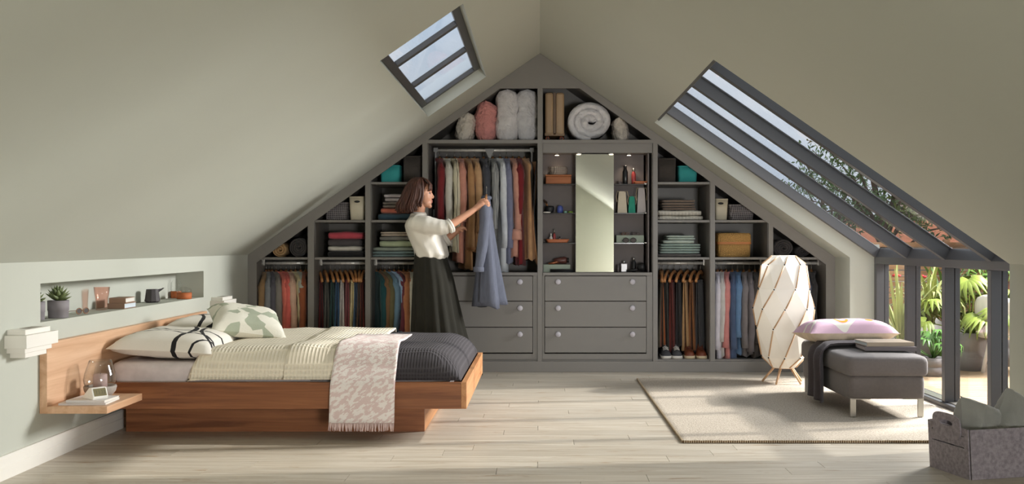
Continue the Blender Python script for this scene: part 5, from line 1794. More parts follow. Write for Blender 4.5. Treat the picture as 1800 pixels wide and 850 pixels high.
obj('glass_dome', MB().lathe([(0.051, 0.0472), (0.052, 0.062), (0.044, 0.076), (0.02, 0.084), (0.001, 0.085)], 22), GLASS, t, True)

# ------------------------------------------------------------------ on the nightstand shelf
ZN = 0.2845
book('thin pale magazine under the alarm clock', (-2.335, 5.165, ZN), 0.235, 0.20, 0.010, (214, 208, 206), radians(3), name='magazine')
book('pale hardback on the thin magazine', (-2.315, 5.16, ZN + 0.0105), 0.20, 0.17, 0.013, (222, 216, 214), radians(-2))
t = thing('candle_holder', 'glass hurricane with grey stone base on the nightstand', 'candle holder', (-2.365, 5.355, ZN))
STN = plain('concrete_bowl', (166, 158, 150), 0.85, var=0.10, vscale=30, bump=0.4, bscale=90)
obj('stone_base', MB().lathe([(0.048, 0), (0.060, 0.006), (0.078, 0.030), (0.084, 0.052), (0.082, 0.060), (0.070, 0.060), (0.068, 0.050), (0.001, 0.050)], 28), STN, t, True)
obj('glass_chimney', MB().lathe([(0.076, 0.0605), (0.083, 0.075), (0.085, 0.095), (0.078, 0.130), (0.064, 0.170), (0.056, 0.196), (0.0545, 0.196), (0.0625, 0.168), (0.0765, 0.128), (0.0835, 0.095), (0.0815, 0.077), (0.0745, 0.062)], 30, cap=False), GLASS, t, True)
cd = thing('candle', 'short mauve pillar candle inside the glass hurricane', 'candle', (-2.365, 5.355, ZN + 0.0505))
obj('wax', MB().lathe([(0.034, 0), (0.036, 0.002), (0.036, 0.068), (0.033, 0.071), (0.001, 0.069)], 22), plain('mauve_wax', (190, 160, 156), 0.6), cd, True)
obj('wick', MB().tube([(0, 0, 0.0685), (0.001, 0, 0.078)], 0.0012, 5), BLACK, cd, True)
t = thing('alarm_clock', 'small white wedge alarm clock with a grey display', 'clock', (-2.285, 5.135, ZN + 0.024), radians(-38))
obj('case', MB().prism([(-0.075, 0.0), (0.034, 0.0), (0.040, 0.012), (0.020, 0.058), (-0.004, 0.058), (-0.075, 0.004)], -0.040, 0.040), plain('clock_white', (240, 238, 232), 0.4), t, bev=0.002)
_n = Vector((0.046, 0, 0.020)).normalized()
dsp = MB()
a0_, b0_ = Vector((0.0385, 0, 0.0165)), Vector((0.0220, 0, 0.0540))
for s0, s1_ in ((0.0008, 0),):
    q = [(a0_ + _n * 0.0012 + Vector((0, -0.033, 0))), (a0_ + _n * 0.0012 + Vector((0, 0.033, 0))), (b0_ + _n * 0.0012 + Vector((0, 0.033, 0))), (b0_ + _n * 0.0012 + Vector((0, -0.033, 0)))]
    q2 = [p - _n * 0.001 for p in q]
    dsp.loft([[tuple(p) for p in q2], [tuple(p) for p in q]])
obj('display', dsp, plain('lcd', (128, 120, 92), 0.2), t)
for k, yv in enumerate((-0.02, -0.006, 0.010, 0.022)):
    m_ = a0_.lerp(b0_, 0.5) + _n * 0.0016 + Vector((0, yv, 0))
    e = (b0_ - a0_).normalized()
    obj('digit', MB().loft([[tuple(m_ + e * u_ + Vector((0, v_, 0)) + _n * w_) for u_, v_ in ((-0.010, -0.004), (-0.010, 0.004), (0.010, 0.004), (0.010, -0.004), (0.010, -0.001), (0.007, 0.0015), (-0.007, 0.0015), (-0.007, -0.001))] for w_ in (-0.0004, 0.0002)]), plain('lcd_digit', (96, 92, 72), 0.4), t)

# ------------------------------------------------------------------ rug
RGX0, RGX1, RGY0, RGY1, RGZ = 0.797, 2.66, 5.53, 8.12, 0.017
rug = thing('rug', 'speckled beige wool rug with brown bound edge', 'rug', (0, 0, 0))
RUGM = blotch('wool_pile', (164, 150, 134), (200, 190, 174), 110, (1, 1, 1), edge=(0.35, 0.65), bump=0.9, bscale=130)
obj('pile', MB().grid(lambda u, v: (RGX0 + (RGX1 - RGX0) * u, RGY0 + (RGY1 - RGY0) * v, RGZ * (min(1, 30 * min(u, 1 - u, v, 1 - v) + 0.75)) + 0.0016 * fbm(u * 60, v * 80)), 120, 160), RUGM, rug, True)
bd = MB()
for a, b in (((RGX0, RGY0), (RGX1, RGY0)), ((RGX1, RGY0), (RGX1, RGY1)), ((RGX1, RGY1), (RGX0, RGY1)), ((RGX0, RGY1), (RGX0, RGY0))):
    n = 90
    bd.tube([(a[0] + (b[0] - a[0]) * i / n, a[1] + (b[1] - a[1]) * i / n, 0.0072 + 0.0008 * sin(i * 2.1)) for i in range(n + 1)], 0.0072, 7)
obj('bound_edge', bd, plain('brown_binding', (112, 90, 66), 0.95, var=0.3, vscale=60), rug, True)
st_ = MB()
for i in range(150):
    x_ = RGX0 + (RGX1 - RGX0) * (i + 0.5) / 150
    st_.box(x_ - 0.0022, x_ + 0.0022, RGY0 - 0.0085, RGY0 + 0.002, 0.002, 0.0165)
for i in range(200):
    y_ = RGY0 + (RGY1 - RGY0) * (i + 0.5) / 200
    st_.box(RGX0 - 0.0085, RGX0 + 0.002, y_ - 0.0022, y_ + 0.0022, 0.002, 0.0165)
o = obj('edge_stitching', st_, plain('stitch', (196, 180, 156), 0.95), rug)
o['kind'] = 'stuff'

# ------------------------------------------------------------------ paper floor lamp
lampt = thing('floor_lamp', 'tall white faceted paper lamp with thin wooden ribs', 'lamp', (PX(1377.5, 7.83), 7.83, RGZ))
LV = [(0.090, 1.000), (0.168, 0.930), (0.206, 0.738), (0.233, 0.586), (0.224, 0.434), (0.166, 0.206), (0.090, 0.121)]
NS = 8
lev = []
for i, (r, z) in enumerate(LV):
    lev.append([Vector((r * cos(2 * pi * (k + 0.5 * (i % 2)) / NS + 0.2), r * sin(2 * pi * (k + 0.5 * (i % 2)) / NS + 0.2), z)) for k in range(NS)])
PAPER, _nt, _b = new_mat('lamp_paper')
_b.inputs['Base Color'].default_value = (0.82, 0.80, 0.76, 1)
_b.inputs['Roughness'].default_value = 0.9
_tl = node(_nt, 'ShaderNodeBsdfTranslucent')
_tl.inputs['Color'].default_value = (0.92, 0.88, 0.80, 1)
_mx = node(_nt, 'ShaderNodeMixShader')
_mx.inputs['Fac'].default_value = 0.25
_nt.links.new(_b.outputs[0], _mx.inputs[1])
_nt.links.new(_tl.outputs[0], _mx.inputs[2])
_nt.links.new(_mx.outputs[0], _nt.nodes['Material Output'].inputs['Surface'])
STICK = wood('lamp_stick', (196, 156, 118), (218, 182, 146), 'z', rough=0.5)
for i in range(len(LV) - 1):
    for k in range(NS):
        k2 = (k + 1) % NS
        a, b = lev[i], lev[i + 1]
        if i % 2 == 0:
            quads = [(a[k], b[k], a[k2]), (a[k2], b[k], b[k2])]
        else:
            quads = [(a[k], b[k2], a[k2]), (a[k], b[k], b[k2])]
        mb = MB()
        for q in quads:
            mb.add(q, [(0, 1, 2)])
        obj('paper_panel', mb, PAPER, lampt)
        # rib: one diagonal only, so the ribs wind round the shade
        p0, p1 = (a[k2], b[k]) if i % 2 == 0 else (a[k], b[k])
        cdir = Vector((p0.x + p1.x, p0.y + p1.y, 0)).normalized() * 0.004
        obj('rib', MB().tube([p0.lerp(p1, 0.06) + cdir, p0.lerp(p1, 0.94) + cdir], 0.0056, 6), STICK, lampt, True)
        if i:
            obj('joint', MB().ell(p0 * 1.0 + cdir, (0.006, 0.006, 0.006), 7, 5), BLACK, lampt, True)
obj('bottom_ring', MB().loft([[tuple(p * 0.97 + Vector((0, 0, 0.121 * .03 - .004))) for p in lev[-1]], [tuple(p * 0.97 + Vector((0, 0, 0.121 * .03 + .004))) for p in lev[-1]]]), STICK, lampt)
for k in range(5):
    a = 2 * pi * k / 5 + 0.35
    obj('leg', MB().tube([(0.07 * cos(a), 0.07 * sin(a), 0.124), (0.165 * cos(a), 0.165 * sin(a), 0.006)], [0.010, 0.008], 9), STICK, lampt, True)
obj('bulb', MB().ell((0, 0, 0.5), (0.035, 0.035, 0.045), 12, 8), plain('bulb_glass', (250, 244, 230), 0.4), lampt, True)
obj('bulb_stem', MB().tube([(0, 0, 0.12), (0, 0, 0.46)], 0.008, 8), BLACK, lampt, True)
light('floor_lamp_light', 'POINT', (PX(1377.5, 7.83) + 0.0, 7.83 - 0.06, 0.60), (0, 7, 0), 0.7, (1.0, 0.93, 0.84), shadow_soft_size=0.05)

# ------------------------------------------------------------------ ottoman with cushion, throw and books
OX0, OX1, OY0, OY1 = 1.925, 2.44, 6.22, 7.38
OTT = plain('ottoman_grey', (104, 97, 95), 0.9, var=0.06, vscale=60, bump=0.4, bscale=200, sheen=0.2)
ott = thing('ottoman', 'grey upholstered footstool on chrome legs on the rug', 'ottoman', ((OX0 + OX1) / 2, (OY0 + OY1) / 2, RGZ))
hx, hy = (OX1 - OX0) / 2, (OY1 - OY0) / 2
ZB = 0.120


def soft_block(x0, x1, y0, y1, z0, z1, e=0.06, crown=0.0, n=16):
    """cushion block with rounded edges and a crowned top"""
    mb = MB()
    w, d, h = (x1 - x0) / 2, (y1 - y0) / 2, (z1 - z0)
    cx_, cy_ = (x0 + x1) / 2, (y0 + y1) / 2
    rr = []
    for zf, ins in ((0, e * .35), (0.10, e * .08), (0.25, 0), (0.70, 0), (0.86, e * .18), (0.95, e * .5), (1.0, e), (1.0, e * 2.2), (1.0, min(w, d) * 0.75)):
        ring = []
        for k in range(56):
            a = 2 * pi * k / 56
            c, s_ = cos(a), sin(a)
            ring.append((cx_ + (w - ins) * abs(c) ** 0.16 * (1 if c > 0 else -1), cy_ + (d - ins) * abs(s_) ** 0.16 * (1 if s_ > 0 else -1), z0 + h * zf + (crown if ins > e * 1.5 else 0) * (1 if ins > e * 3 else 0.7)))
        rr.append(ring)
    return mb.loft(rr)


obj('base', soft_block(-hx + .004, hx - .012, -hy + .004, hy - .01, ZB, 0.262, 0.012), OTT, ott, True)
obj('seat_cushion', soft_block(-hx - 0.006, hx + 0.008, -hy - .006, hy + .006, 0.263, 0.382, 0.028, 0.006), OTT, ott, True)
for sx_ in (-1, 1):
    for sy_ in (-1, 1):
        xx, yy_ = sx_ * (hx - 0.045), sy_ * (hy - 0.045)
        lg = obj('leg', box(xx - 0.018, xx + 0.018, yy_ - 0.006, yy_ + 0.006, 0.002, ZB - 0.008), STEEL, ott, bev=0.0015)
        xo = -sx_ * 0.11
        obj('leg_plate', box(min(xx - 0.018, xx + xo) if sx_ > 0 else xx - 0.018, xx + 0.018 if sx_ > 0 else xx + 0.11, yy_ - 0.008, yy_ + 0.02, ZB - 0.0078, ZB + 0.001), STEEL, lg)
ZO = RGZ + 0.390
OC = arcs_print('pink_arch_print', (222, 186, 204), [((240, 234, 222), [(-0.08, -0.06, 0.13, 0.012), (0.20, 0.06, 0.22, 0.012), (-0.34, -0.05, 0.10, 0.012)]), ((238, 160, 44), [(-0.070, -0.125, 0.040, 0.009), (0.135, -0.120, 0.016, 0.016)])])
_oc = flat_pillow('cushion', 'pink cushion with orange ring print on the footstool', (PX(1486, 7.06), 7.08, ZO + 0.068), (radians(-4), radians(0), radians(2)), 0.63, 0.46, 0.20, OC, 31, 0.72, 0.3)
_oc.data.materials.append(fabric((226, 206, 180)))
for _i, _p in enumerate(_oc.data.polygons):
    _p.material_index = 0 if _i < len(_oc.data.polygons) // 2 else 1
DK = fabric((68, 60, 62), bscale=60, bump=0.6)
tp = [(2.37, ZO + 0.022), (2.25, ZO + 0.018), (2.12, ZO + 0.016), (2.00, ZO + 0.016), (1.945, ZO + 0.010), (1.908, ZO - 0.02), (1.897, ZO - 0.08), (1.896, 0.24), (1.892, 0.14), (1.884, 0.055)]


def drape(u, v):
    f = v * (len(tp) - 1)
    i = min(int(f), len(tp) - 2)
    q = f - i
    x = tp[i][0] * (1 - q) + tp[i + 1][0] * q
    z = tp[i][1] * (1 - q) + tp[i + 1][1] * q
    side = min(1, max(0, (v - 0.45) * 6))
    y = 6.76 + (u - 0.5) * (0.30 + 0.06 * v) + (1 - v) * 0.10
    fold = sin(u * 15 + v * 2.5)
    return (x - 0.018 * (1 + fold) * side, y, z + 0.010 * (1 + fold) * (1 - side) + 0.05 * u * max(0, v - 0.75))


tag(obj('draped_throw', MB().grid(drape, 30, 44), DK, smooth=True, solid=0.007), 'dark brown throw draped over the footstool side', 'throw')
book('grey hardback, lower of two on the footstool', (2.275, 6.56, ZO + 0.008), 0.33, 0.25, 0.026, (96, 88, 90), radians(-3), (196, 188, 188))
book('tan covered book, upper of two on the footstool', (2.272, 6.58, ZO + 0.0345), 0.31, 0.24, 0.026, (164, 148, 128), radians(2), (206, 198, 196))

# ------------------------------------------------------------------ felt basket with two cushions
FELT = blotch('grey_felt', (122, 114, 120), (152, 144, 148), 60, edge=(0.3, 0.7), bump=0.5, bscale=160)
bas = thing('felt_basket', 'grey felt basket with cut-out handles on the floor', 'basket', (2.02, 4.66, 0.0), radians(14))
BW, BD, BH, e = 0.46, 0.30, 0.235, 0.007


def panel(pts, holes, name, mtx):
    """flat felt panel from strips so that holes stay open"""
    mb = MB()
    for (x0, x1, z0, z1) in pts:
        mb.box(x0, x1, 0, e, z0, z1, mtx)
    return obj(name, mb, FELT, bas)


obj('base', box(0.004, BW, 0.004, BD, 0.0, e), FELT, bas)
obj('front_panel', MB().prism([(0.0, 0), (BW, 0), (BW + 0.01, BH), (-0.012, BH)], -e, 0), FELT, bas, bev=0.002)
obj('back_panel', MB().prism([(0.0, 0), (BW, 0), (BW + 0.01, BH), (-0.012, BH)], BD, BD + e), FELT, bas, bev=0.002)
for xs, sg in ((-0.006, -1), (BW + 0.004, 1)):
    m4 = Matrix.Translation((xs, 0, 0)) @ Matrix.Rotation(sg * 0.05, 4, 'Y') @ Matrix.Rotation(pi / 2, 4, 'Z')
    mb = MB()
    mb.box(0, BD, -e / 2, e / 2, 0, BH * 0.60, m4).box(0, BD, -e / 2, e / 2, BH * 0.625, BH * 0.83, m4).box(0, BD, -e / 2, e / 2, BH * 0.85, BH, m4)
    mb.box(0, 0.03, -e / 2, e / 2, BH * 0.60, BH * 0.625, m4).box(BD - 0.03, BD, -e / 2, e / 2, BH * 0.60, BH * 0.625, m4).box(0, 0.03, -e / 2, e / 2, BH * 0.83, BH * 0.85, m4).box(BD - 0.03, BD, -e / 2, e / 2, BH * 0.83, BH * 0.85, m4)
    obj('end_panel', mb, FELT, bas)
    # handle flap threaded through the slits
    mh = MB()
    hw = 0.105
    def hp(y_, z_, o_):
        return m4 @ Vector((BD / 2 + y_, o_, z_))
    n = 24
    outer, innr = [], []
    for k in range(n):
        a = 2 * pi * k / n
        c, s_ = cos(a), sin(a)
        outer.append((hw * abs(c) ** 0.5 * (1 if c > 0 else -1), BH * 0.98 + 0.062 * abs(s_) ** 0.6 * (1 if s_ > 0 else -1)))
        innr.append((0.048 * abs(c) ** 0.6 * (1 if c > 0 else -1), BH * 1.04 + 0.013 * s_))
    rgs = []
    so = -sg * (-1) * 0.0
    for o_ in (0.0045, 0.0105):
        pass
    off = 0.006 * (1 if sg < 0 else -1)
    lo, hi = (e / 2 + 0.0005, e / 2 + 0.0065) if sg < 0 else (-e / 2 - 0.0065, -e / 2 - 0.0005)
    mh.loft([[hp(y_, z_, lo) for y_, z_ in outer], [hp(y_, z_, hi) for y_, z_ in outer], [hp(y_, z_, hi) for y_, z_ in innr], [hp(y_, z_, lo) for y_, z_ in innr], [hp(y_, z_, lo) for y_, z_ in outer]], cap=False)
    obj('handle', mh, FELT, bas)
VEL = plain('sage_grey_velvet', (142, 142, 136), 0.75, var=0.08, bump=0.3, bscale=220, sheen=0.5)


def in_basket(label, x, y, zc_, rx, ry, rz, w, t, seed):
    # stands on a corner edge inside the basket
    o = pillow('basket_cushion', label, (x, y, zc_), (rx, ry, rz), w, w, t, VEL, seed, 'cushion', wrinkle=1.0)
    return o


in_basket('grey green cushion, left of two in the felt basket', 2.160, 4.87, 0.190, radians(70), radians(20), radians(20), 0.28, 0.19, 41)
in_basket('grey green cushion, right of two in the felt basket', 2.350, 4.890, 0.205, radians(74), radians(36), radians(8), 0.29, 0.19, 47)

# ------------------------------------------------------------------ the woman at the wardrobe
WXO, WYO = -0.90, 8.22
person = thing('person', 'woman in ivory blouse and long dark skirt reaching for clothes', 'person', (WXO, WYO, 0))
SKIN = plain('skin', (206, 150, 120), 0.5, var=0.04, vscale=12)


def oval(xc, z, rx, ry, n=24, yc=0.0, tilt=0.0):
    return [(xc + rx * cos(2 * pi * k / n), yc + ry * sin(2 * pi * k / n), z + tilt * rx * cos(2 * pi * k / n)) for k in range(n)]


def remesh(o, vox, smooth_it=4):
    m = o.modifiers.new('remesh', 'REMESH')
    m.mode = 'VOXEL'
    m.voxel_size = vox
    m.use_smooth_shade = True
    if smooth_it:
        s = o.modifiers.new('smooth', 'SMOOTH')
        s.iterations = smooth_it
        s.factor = 0.5


def limb(mb, pts, rad, n=14, sub=5):
    """tapered limb, smoothed between joints"""
    P_, R_ = [], []
    for i in range(len(pts) - 1):
        a, b = Vector(pts[i]), Vector(pts[i + 1])
        for k in range(sub):
            q = k / sub
            P_.append(a.lerp(b, q))
            R_.append(rad[i] * (1 - q) + rad[i + 1] * q)
    P_.append(Vector(pts[-1]))
    R_.append(rad[-1])
    for _ in range(2):
        P_ = [P_[0]] + [(P_[i - 1] + P_[i] * 2 + P_[i + 1]) / 4 for i in range(1, len(P_) - 1)] + [P_[-1]]
    mb.tube(P_, R_, n)
    mb.ell(pts[0], (rad[0],) * 3, 12, 8)
    mb.ell(pts[-1], (rad[-1],) * 3, 12, 8)


bd_ = MB()
bd_.loft([oval(0.01, 0.84, 0.09, 0.15), oval(0.01, 0.90, 0.112, 0.165), oval(0.005, 0.97, 0.105, 0.15), oval(0, 1.04, 0.09, 0.122), oval(-0.03, 1.12, 0.098, 0.135), oval(-0.06, 1.21, 0.102, 0.138), oval(-0.085, 1.27, 0.075, 0.125), oval(-0.095, 1.31, 0.055, 0.085), oval(-0.10, 1.345, 0.048, 0.055)])
bd_.tube([(-0.108, 0, 1.30), (-0.100, 0, 1.36), (-0.088, 0, 1.44)], [0.056, 0.047, 0.048], 16)
# head: skull, face, jaw, nose, lips, brow, ears
bd_.ell((-0.092, 0, 1.545), (0.094, 0.076, 0.090), 20, 14)
bd_.ell((-0.052, 0, 1.505), (0.062, 0.060, 0.088), 18, 12)
bd_.ell((-0.040, 0, 1.445), (0.046, 0.044, 0.036), 16, 10)
bd_.ell((-0.010, 0, 1.418), (0.019, 0.022, 0.017), 12, 8)
bd_.tube([(0.002, 0, 1.530), (0.012, 0, 1.508), (0.021, 0, 1.491)], [0.007, 0.009, 0.0105], 8)
bd_.ell((0.012, 0, 1.487), (0.012, 0.015, 0.008), 10, 6)
bd_.ell((0.003, 0, 1.463), (0.011, 0.022, 0.0065), 10, 6)
bd_.ell((0.001, 0, 1.450), (0.011, 0.019, 0.0070), 10, 6)
bd_.ell((-0.004, 0, 1.545), (0.013, 0.052, 0.010), 12, 6)
for s_ in (-1, 1):
    bd_.ell((-0.034, s_ * 0.034, 1.488), (0.030, 0.018, 0.030), 10, 8)
    bd_.ell((-0.088, s_ * 0.074, 1.500), (0.018, 0.008, 0.030), 10, 8)
# near arm, raised to the dress
limb(bd_, [(-0.090, -0.135, 1.262), (0.150, -0.205, 1.238), (0.372, -0.105, 1.392)], [0.042, 0.037, 0.0235])
# near hand: palm, four fingers closed on the hanger, thumb from the side of the palm
limb(bd_, [(0.368, -0.106, 1.390), (0.398, -0.096, 1.414), (0.430, -0.092, 1.434)], [0.024, 0.029, 0.027], 12, 3)
bd_.ell((0.412, -0.094, 1.422), (0.040, 0.016, 0.032), 12, 8, Matrix.Rotation(-0.6, 3, 'Y'))
for k in range(4):
    q = k / 3
    kn = Vector((0.432 + 0.016 * q, -0.100 + 0.004 * q, 1.462 - 0.046 * q))
    ln = (0.94, 1.06, 1.0, 0.82)[k]
    p1 = kn + Vector((0.034, -0.002, 0.004 - 0.006 * q)) * ln
    p2 = p1 + Vector((0.012, 0.024, -0.004)) * ln
    p3 = p2 + Vector((-0.014, 0.016, -0.003)) * ln
    bd_.tube([kn - Vector((0.02, 0, 0.008)), kn, kn.lerp(p1, .5) + Vector((0, -0.003, 0)), p1, p2, p3], [0.0095, 0.0098, 0.0088, 0.0086, 0.0078, 0.0066], 8)
    bd_.ell(p3, (0.0066,) * 3, 8, 6)
bd_.tube([(0.388, -0.085, 1.424), (0.402, -0.074, 1.448), (0.424, -0.066, 1.470), (0.446, -0.064, 1.478)], [0.0125, 0.0115, 0.0095, 0.0075], 8)
bd_.ell((0.446, -0.064, 1.478), (0.0075,) * 3, 8, 6)
# far arm, lower, parting the coats
limb(bd_, [(-0.080, 0.135, 1.262), (0.075, 0.205, 1.120), (0.200, 0.190, 1.215)], [0.042, 0.037, 0.024])
limb(bd_, [(0.198, 0.190, 1.213), (0.222, 0.188, 1.232), (0.244, 0.186, 1.240)], [0.024, 0.027, 0.024], 10, 3)
for k in range(4):
    q = k / 3
    kn = Vector((0.240, 0.168 + 0.038 * q, 1.246))
    bd_.tube([kn - Vector((0.015, 0, 0)), kn, kn + Vector((0.030, 0, -0.004)), kn + Vector((0.042, 0, -0.026))], [0.009, 0.009, 0.008, 0.0065], 7)
bd_.tube([(0.215, 0.170, 1.225), (0.238, 0.158, 1.222), (0.258, 0.152, 1.212)], [0.011, 0.010, 0.008], 7)
# legs and feet
limb(bd_, [(0.0, -0.085, 0.90), (-0.005, -0.10, 0.50), (-0.06, -0.10, 0.085)], [0.088, 0.056, 0.036])
limb(bd_, [(0.02, 0.085, 0.90), (0.13, 0.125, 0.50), (0.235, 0.185, 0.085)], [0.088, 0.056, 0.036])
for x_, y_ in ((-0.06, -0.10), (0.235, 0.185)):
    limb(bd_, [(x_ - 0.02, y_, 0.045), (x_ + 0.08, y_, 0.038), (x_ + 0.155, y_, 0.024)], [0.034, 0.034, 0.020], 10, 3)
body = obj('body', bd_, SKIN, person, True)
remesh(body, 0.0042, 3)
# eyes, brows, lips
for s_ in (-1, 1):
    ey = obj('eye', MB().ell((-0.0135, s_ * 0.031, 1.521), (0.0105, 0.0115, 0.0062), 12, 8), plain('eye_white', (228, 222, 214), 0.2), person, True)
    obj('iris', MB().ell((-0.0045, s_ * 0.032, 1.5195), (0.0045, 0.0066, 0.0052), 10, 6), plain('iris_brown', (48, 30, 22), 0.2), ey, True)
    obj('eyelid', MB().tube([(-0.020, s_ * 0.043, 1.520), (-0.006, s_ * 0.039, 1.5265), (-0.001, s_ * 0.031, 1.5275), (-0.004, s_ * 0.021, 1.525)], 0.0030, 6), plain('lash', (50, 32, 26), 0.6), ey, True)
    obj('eyebrow', MB().tube([(-0.020, s_ * 0.050, 1.541), (-0.001, s_ * 0.038, 1.549), (0.007, s_ * 0.018, 1.545)], [0.002, 0.0034, 0.003], 6), plain('brow', (62, 38, 28), 0.8), person, True)
obj('lips', MB().ell((0.0065, 0, 1.4630), (0.0095, 0.0195, 0.0050), 12, 6).ell((0.0045, 0, 1.4515), (0.0095, 0.0170, 0.0058), 12, 6), plain('lips', (178, 96, 88), 0.4), person, True)

# hair: shoulder-length waved bob with a fringe
HAIR = plain('hair_brown', (74, 42, 30), 0.55, var=0.35, vscale=40, stretch=(1, 1, 0.2))
hr = MB()
hr.ell((-0.112, 0, 1.562), (0.098, 0.090, 0.094), 22, 14)
hr.ell((-0.150, 0, 1.490), (0.075, 0.086, 0.100), 18, 12)
hr.ell((-0.168, 0, 1.425), (0.070, 0.080, 0.060), 18, 12)
rh = random.Random(5)
for i in range(210):
    a = radians(rh.uniform(62, 298))                  # round the head from cheek to cheek, 180 = back
    s_ = 1 if a < pi else -1
    ca, sa = cos(a), sin(a)
    top = Vector((-0.09 + 0.05 * rh.uniform(-1, .6), 0.012 * sa, 1.654))
    m1 = Vector((-0.098 + 0.104 * ca, 0.094 * sa, 1.585 + rh.uniform(-.02, .02)))
    flare = rh.uniform(0.0, 0.03)
    m2 = Vector((-0.112 + (0.112 + flare) * ca, (0.098 + flare * .6) * sa, 1.480))
    zb = 1.375 + 0.02 * rh.random() - 0.012 * (1 if ca < 0 else 0) + (0.03 if ca > 0.2 else 0)
    m3 = Vector((-0.120 + (0.126 + flare) * ca - 0.012, (0.096 + flare) * sa, (1.480 + zb) / 2))
    en = Vector((-0.118 + (0.118 + flare * 1.4) * ca - 0.012, (0.088 + flare) * sa, zb))
    pts, rad = [], []
    ctl = [top, m1, m2, m3, en]
    ph_ = rh.uniform(0, 6.28)
    for k in range(17):
        f = k / 16 * 4
        j = min(int(f), 3)
        q = f - j
        p = ctl[j].lerp(ctl[j + 1], q)
        wv = 0.007 * max(0, k / 16 - 0.35) * sin(k * 0.95 + ph_) * 2
        p = p + Vector((ca * wv - sa * wv * .6, sa * wv + ca * wv * .6, 0))
        pts.append(p)
        rad.append(0.0095 * (1 - 0.55 * (k / 16) ** 2) * (0.6 if k == 0 else 1))
    for _ in range(2):
        pts = [pts[0]] + [(pts[k - 1] + pts[k] * 2 + pts[k + 1]) / 4 for k in range(1, 16)] + [pts[-1]]
    hr.tube(pts, rad, 6)
for i in range(36):
    y_ = -0.066 + 0.132 * i / 35 + rh.uniform(-.004, .004)
    pts = [(-0.075, y_ * 0.35, 1.654), (-0.030, y_ * 0.75, 1.634), (0.000, y_ * 0.95, 1.594), (0.007 - 3 * y_ * y_ , y_ * 1.08, 1.566), (0.008 - 3.5 * y_ * y_, y_ * 1.14, 1.549 - abs(y_) * 0.12)]
    hr.tube(pts, [0.006, 0.008, 0.0075, 0.006, 0.003], 6)
obj('hair', hr, HAIR, person, True)

# blouse: loose body, sleeves pushed up to the elbow, rolled cuffs
BLO = plain('ivory_satin', (236, 230, 218), 0.38, var=0.03, vscale=8, bump=0.12, bscale=26, bdist=0.01, sheen=0.2)
bl = MB()
rg_ = []
for z, xc, rx, ry in ((0.995, 0.0, 0.112, 0.140), (1.000, 0.0, 0.128, 0.165), (1.035, 0.005, 0.141, 0.180), (1.09, -0.012, 0.142, 0.183), (1.15, -0.036, 0.143, 0.185), (1.21, -0.062, 0.143, 0.186), (1.26, -0.085, 0.130, 0.186), (1.295, -0.098, 0.105, 0.172), (1.322, -0.102, 0.082, 0.125), (1.345, -0.104, 0.066, 0.076)):
    ring = oval(xc, z, rx, ry, 40)
    lo_ = max(0, (1.22 - z) / 0.22)
    ring = [(p[0] + lo_ * 0.010 * sin(k * 0.95 + z * 30), p[1] + lo_ * 0.010 * sin(k * 1.25 + z * 18), p[2] - (0.020 * max(0, cos(2 * pi * k / 40)) if z < 1.05 else 0) + lo_ * 0.006 * sin(k * 1.6)) for k, p in enumerate(ring)]
    rg_.append(ring)
bl.loft(rg_)


def sleeve(pts, rad, seed):
    P_, R_ = [], []
    n = 26
    for i in range(n + 1):
        f = i / n * (len(pts) - 1)
        j = min(int(f), len(pts) - 2)
        q = f - j
        P_.append(Vector(pts[j]).lerp(Vector(pts[j + 1]), q))
        R_.append((rad[j] * (1 - q) + rad[j + 1] * q) * (1 + 0.022 * sin(i * 1.35 + seed) + 0.02 * sin(i * 0.6 + seed * 2)))
    for _ in range(3):
        P_ = [P_[0]] + [(P_[k - 1] + P_[k] * 2 + P_[k + 1]) / 4 for k in range(1, n)] + [P_[-1]]
    bl.tube(P_, R_, 18)


sleeve([(-0.105, -0.135, 1.275), (-0.02, -0.185, 1.262), (0.09, -0.200, 1.240), (0.168, -0.200, 1.245)], [0.074, 0.074, 0.066, 0.056], 1)
sleeve([(-0.085, 0.135, 1.275), (0.0, 0.180, 1.21), (0.06, 0.202, 1.135), (0.110, 0.202, 1.140)], [0.074, 0.070, 0.062, 0.055], 3)
bl.ell((-0.100, -0.128, 1.266), (0.084, 0.074, 0.070), 16, 12)
bl.ell((-0.090, 0.128, 1.266), (0.082, 0.072, 0.064), 16, 12)
blo = obj('blouse', bl, BLO, person, True)
remesh(blo, 0.0075, 8)
for (pa, pb, r0) in (((0.158, -0.201, 1.243), (0.192, -0.190, 1.262), 0.058), ((0.100, 0.202, 1.137), (0.132, 0.200, 1.158), 0.056)):
    a, b = Vector(pa), Vector(pb)
    mb = MB()
    mb.tube([a.lerp(b, q) for q in (0, .12, .35, .5, .62, .85, 1.0)], [r0 * .95, r0 * 1.06, r0 * 1.04, r0 * 0.99, r0 * 1.05, r0 * 1.03, r0 * .88], 18)
    obj('cuff', mb, BLO, blo, True)
obj('collar', MB().loft([oval(-0.104, 1.335, 0.070, 0.080), oval(-0.102, 1.352, 0.066, 0.074), oval(-0.100, 1.366, 0.058, 0.064), oval(-0.100, 1.350, 0.056, 0.060)], cap=False), BLO, blo, True, solid=0.004)

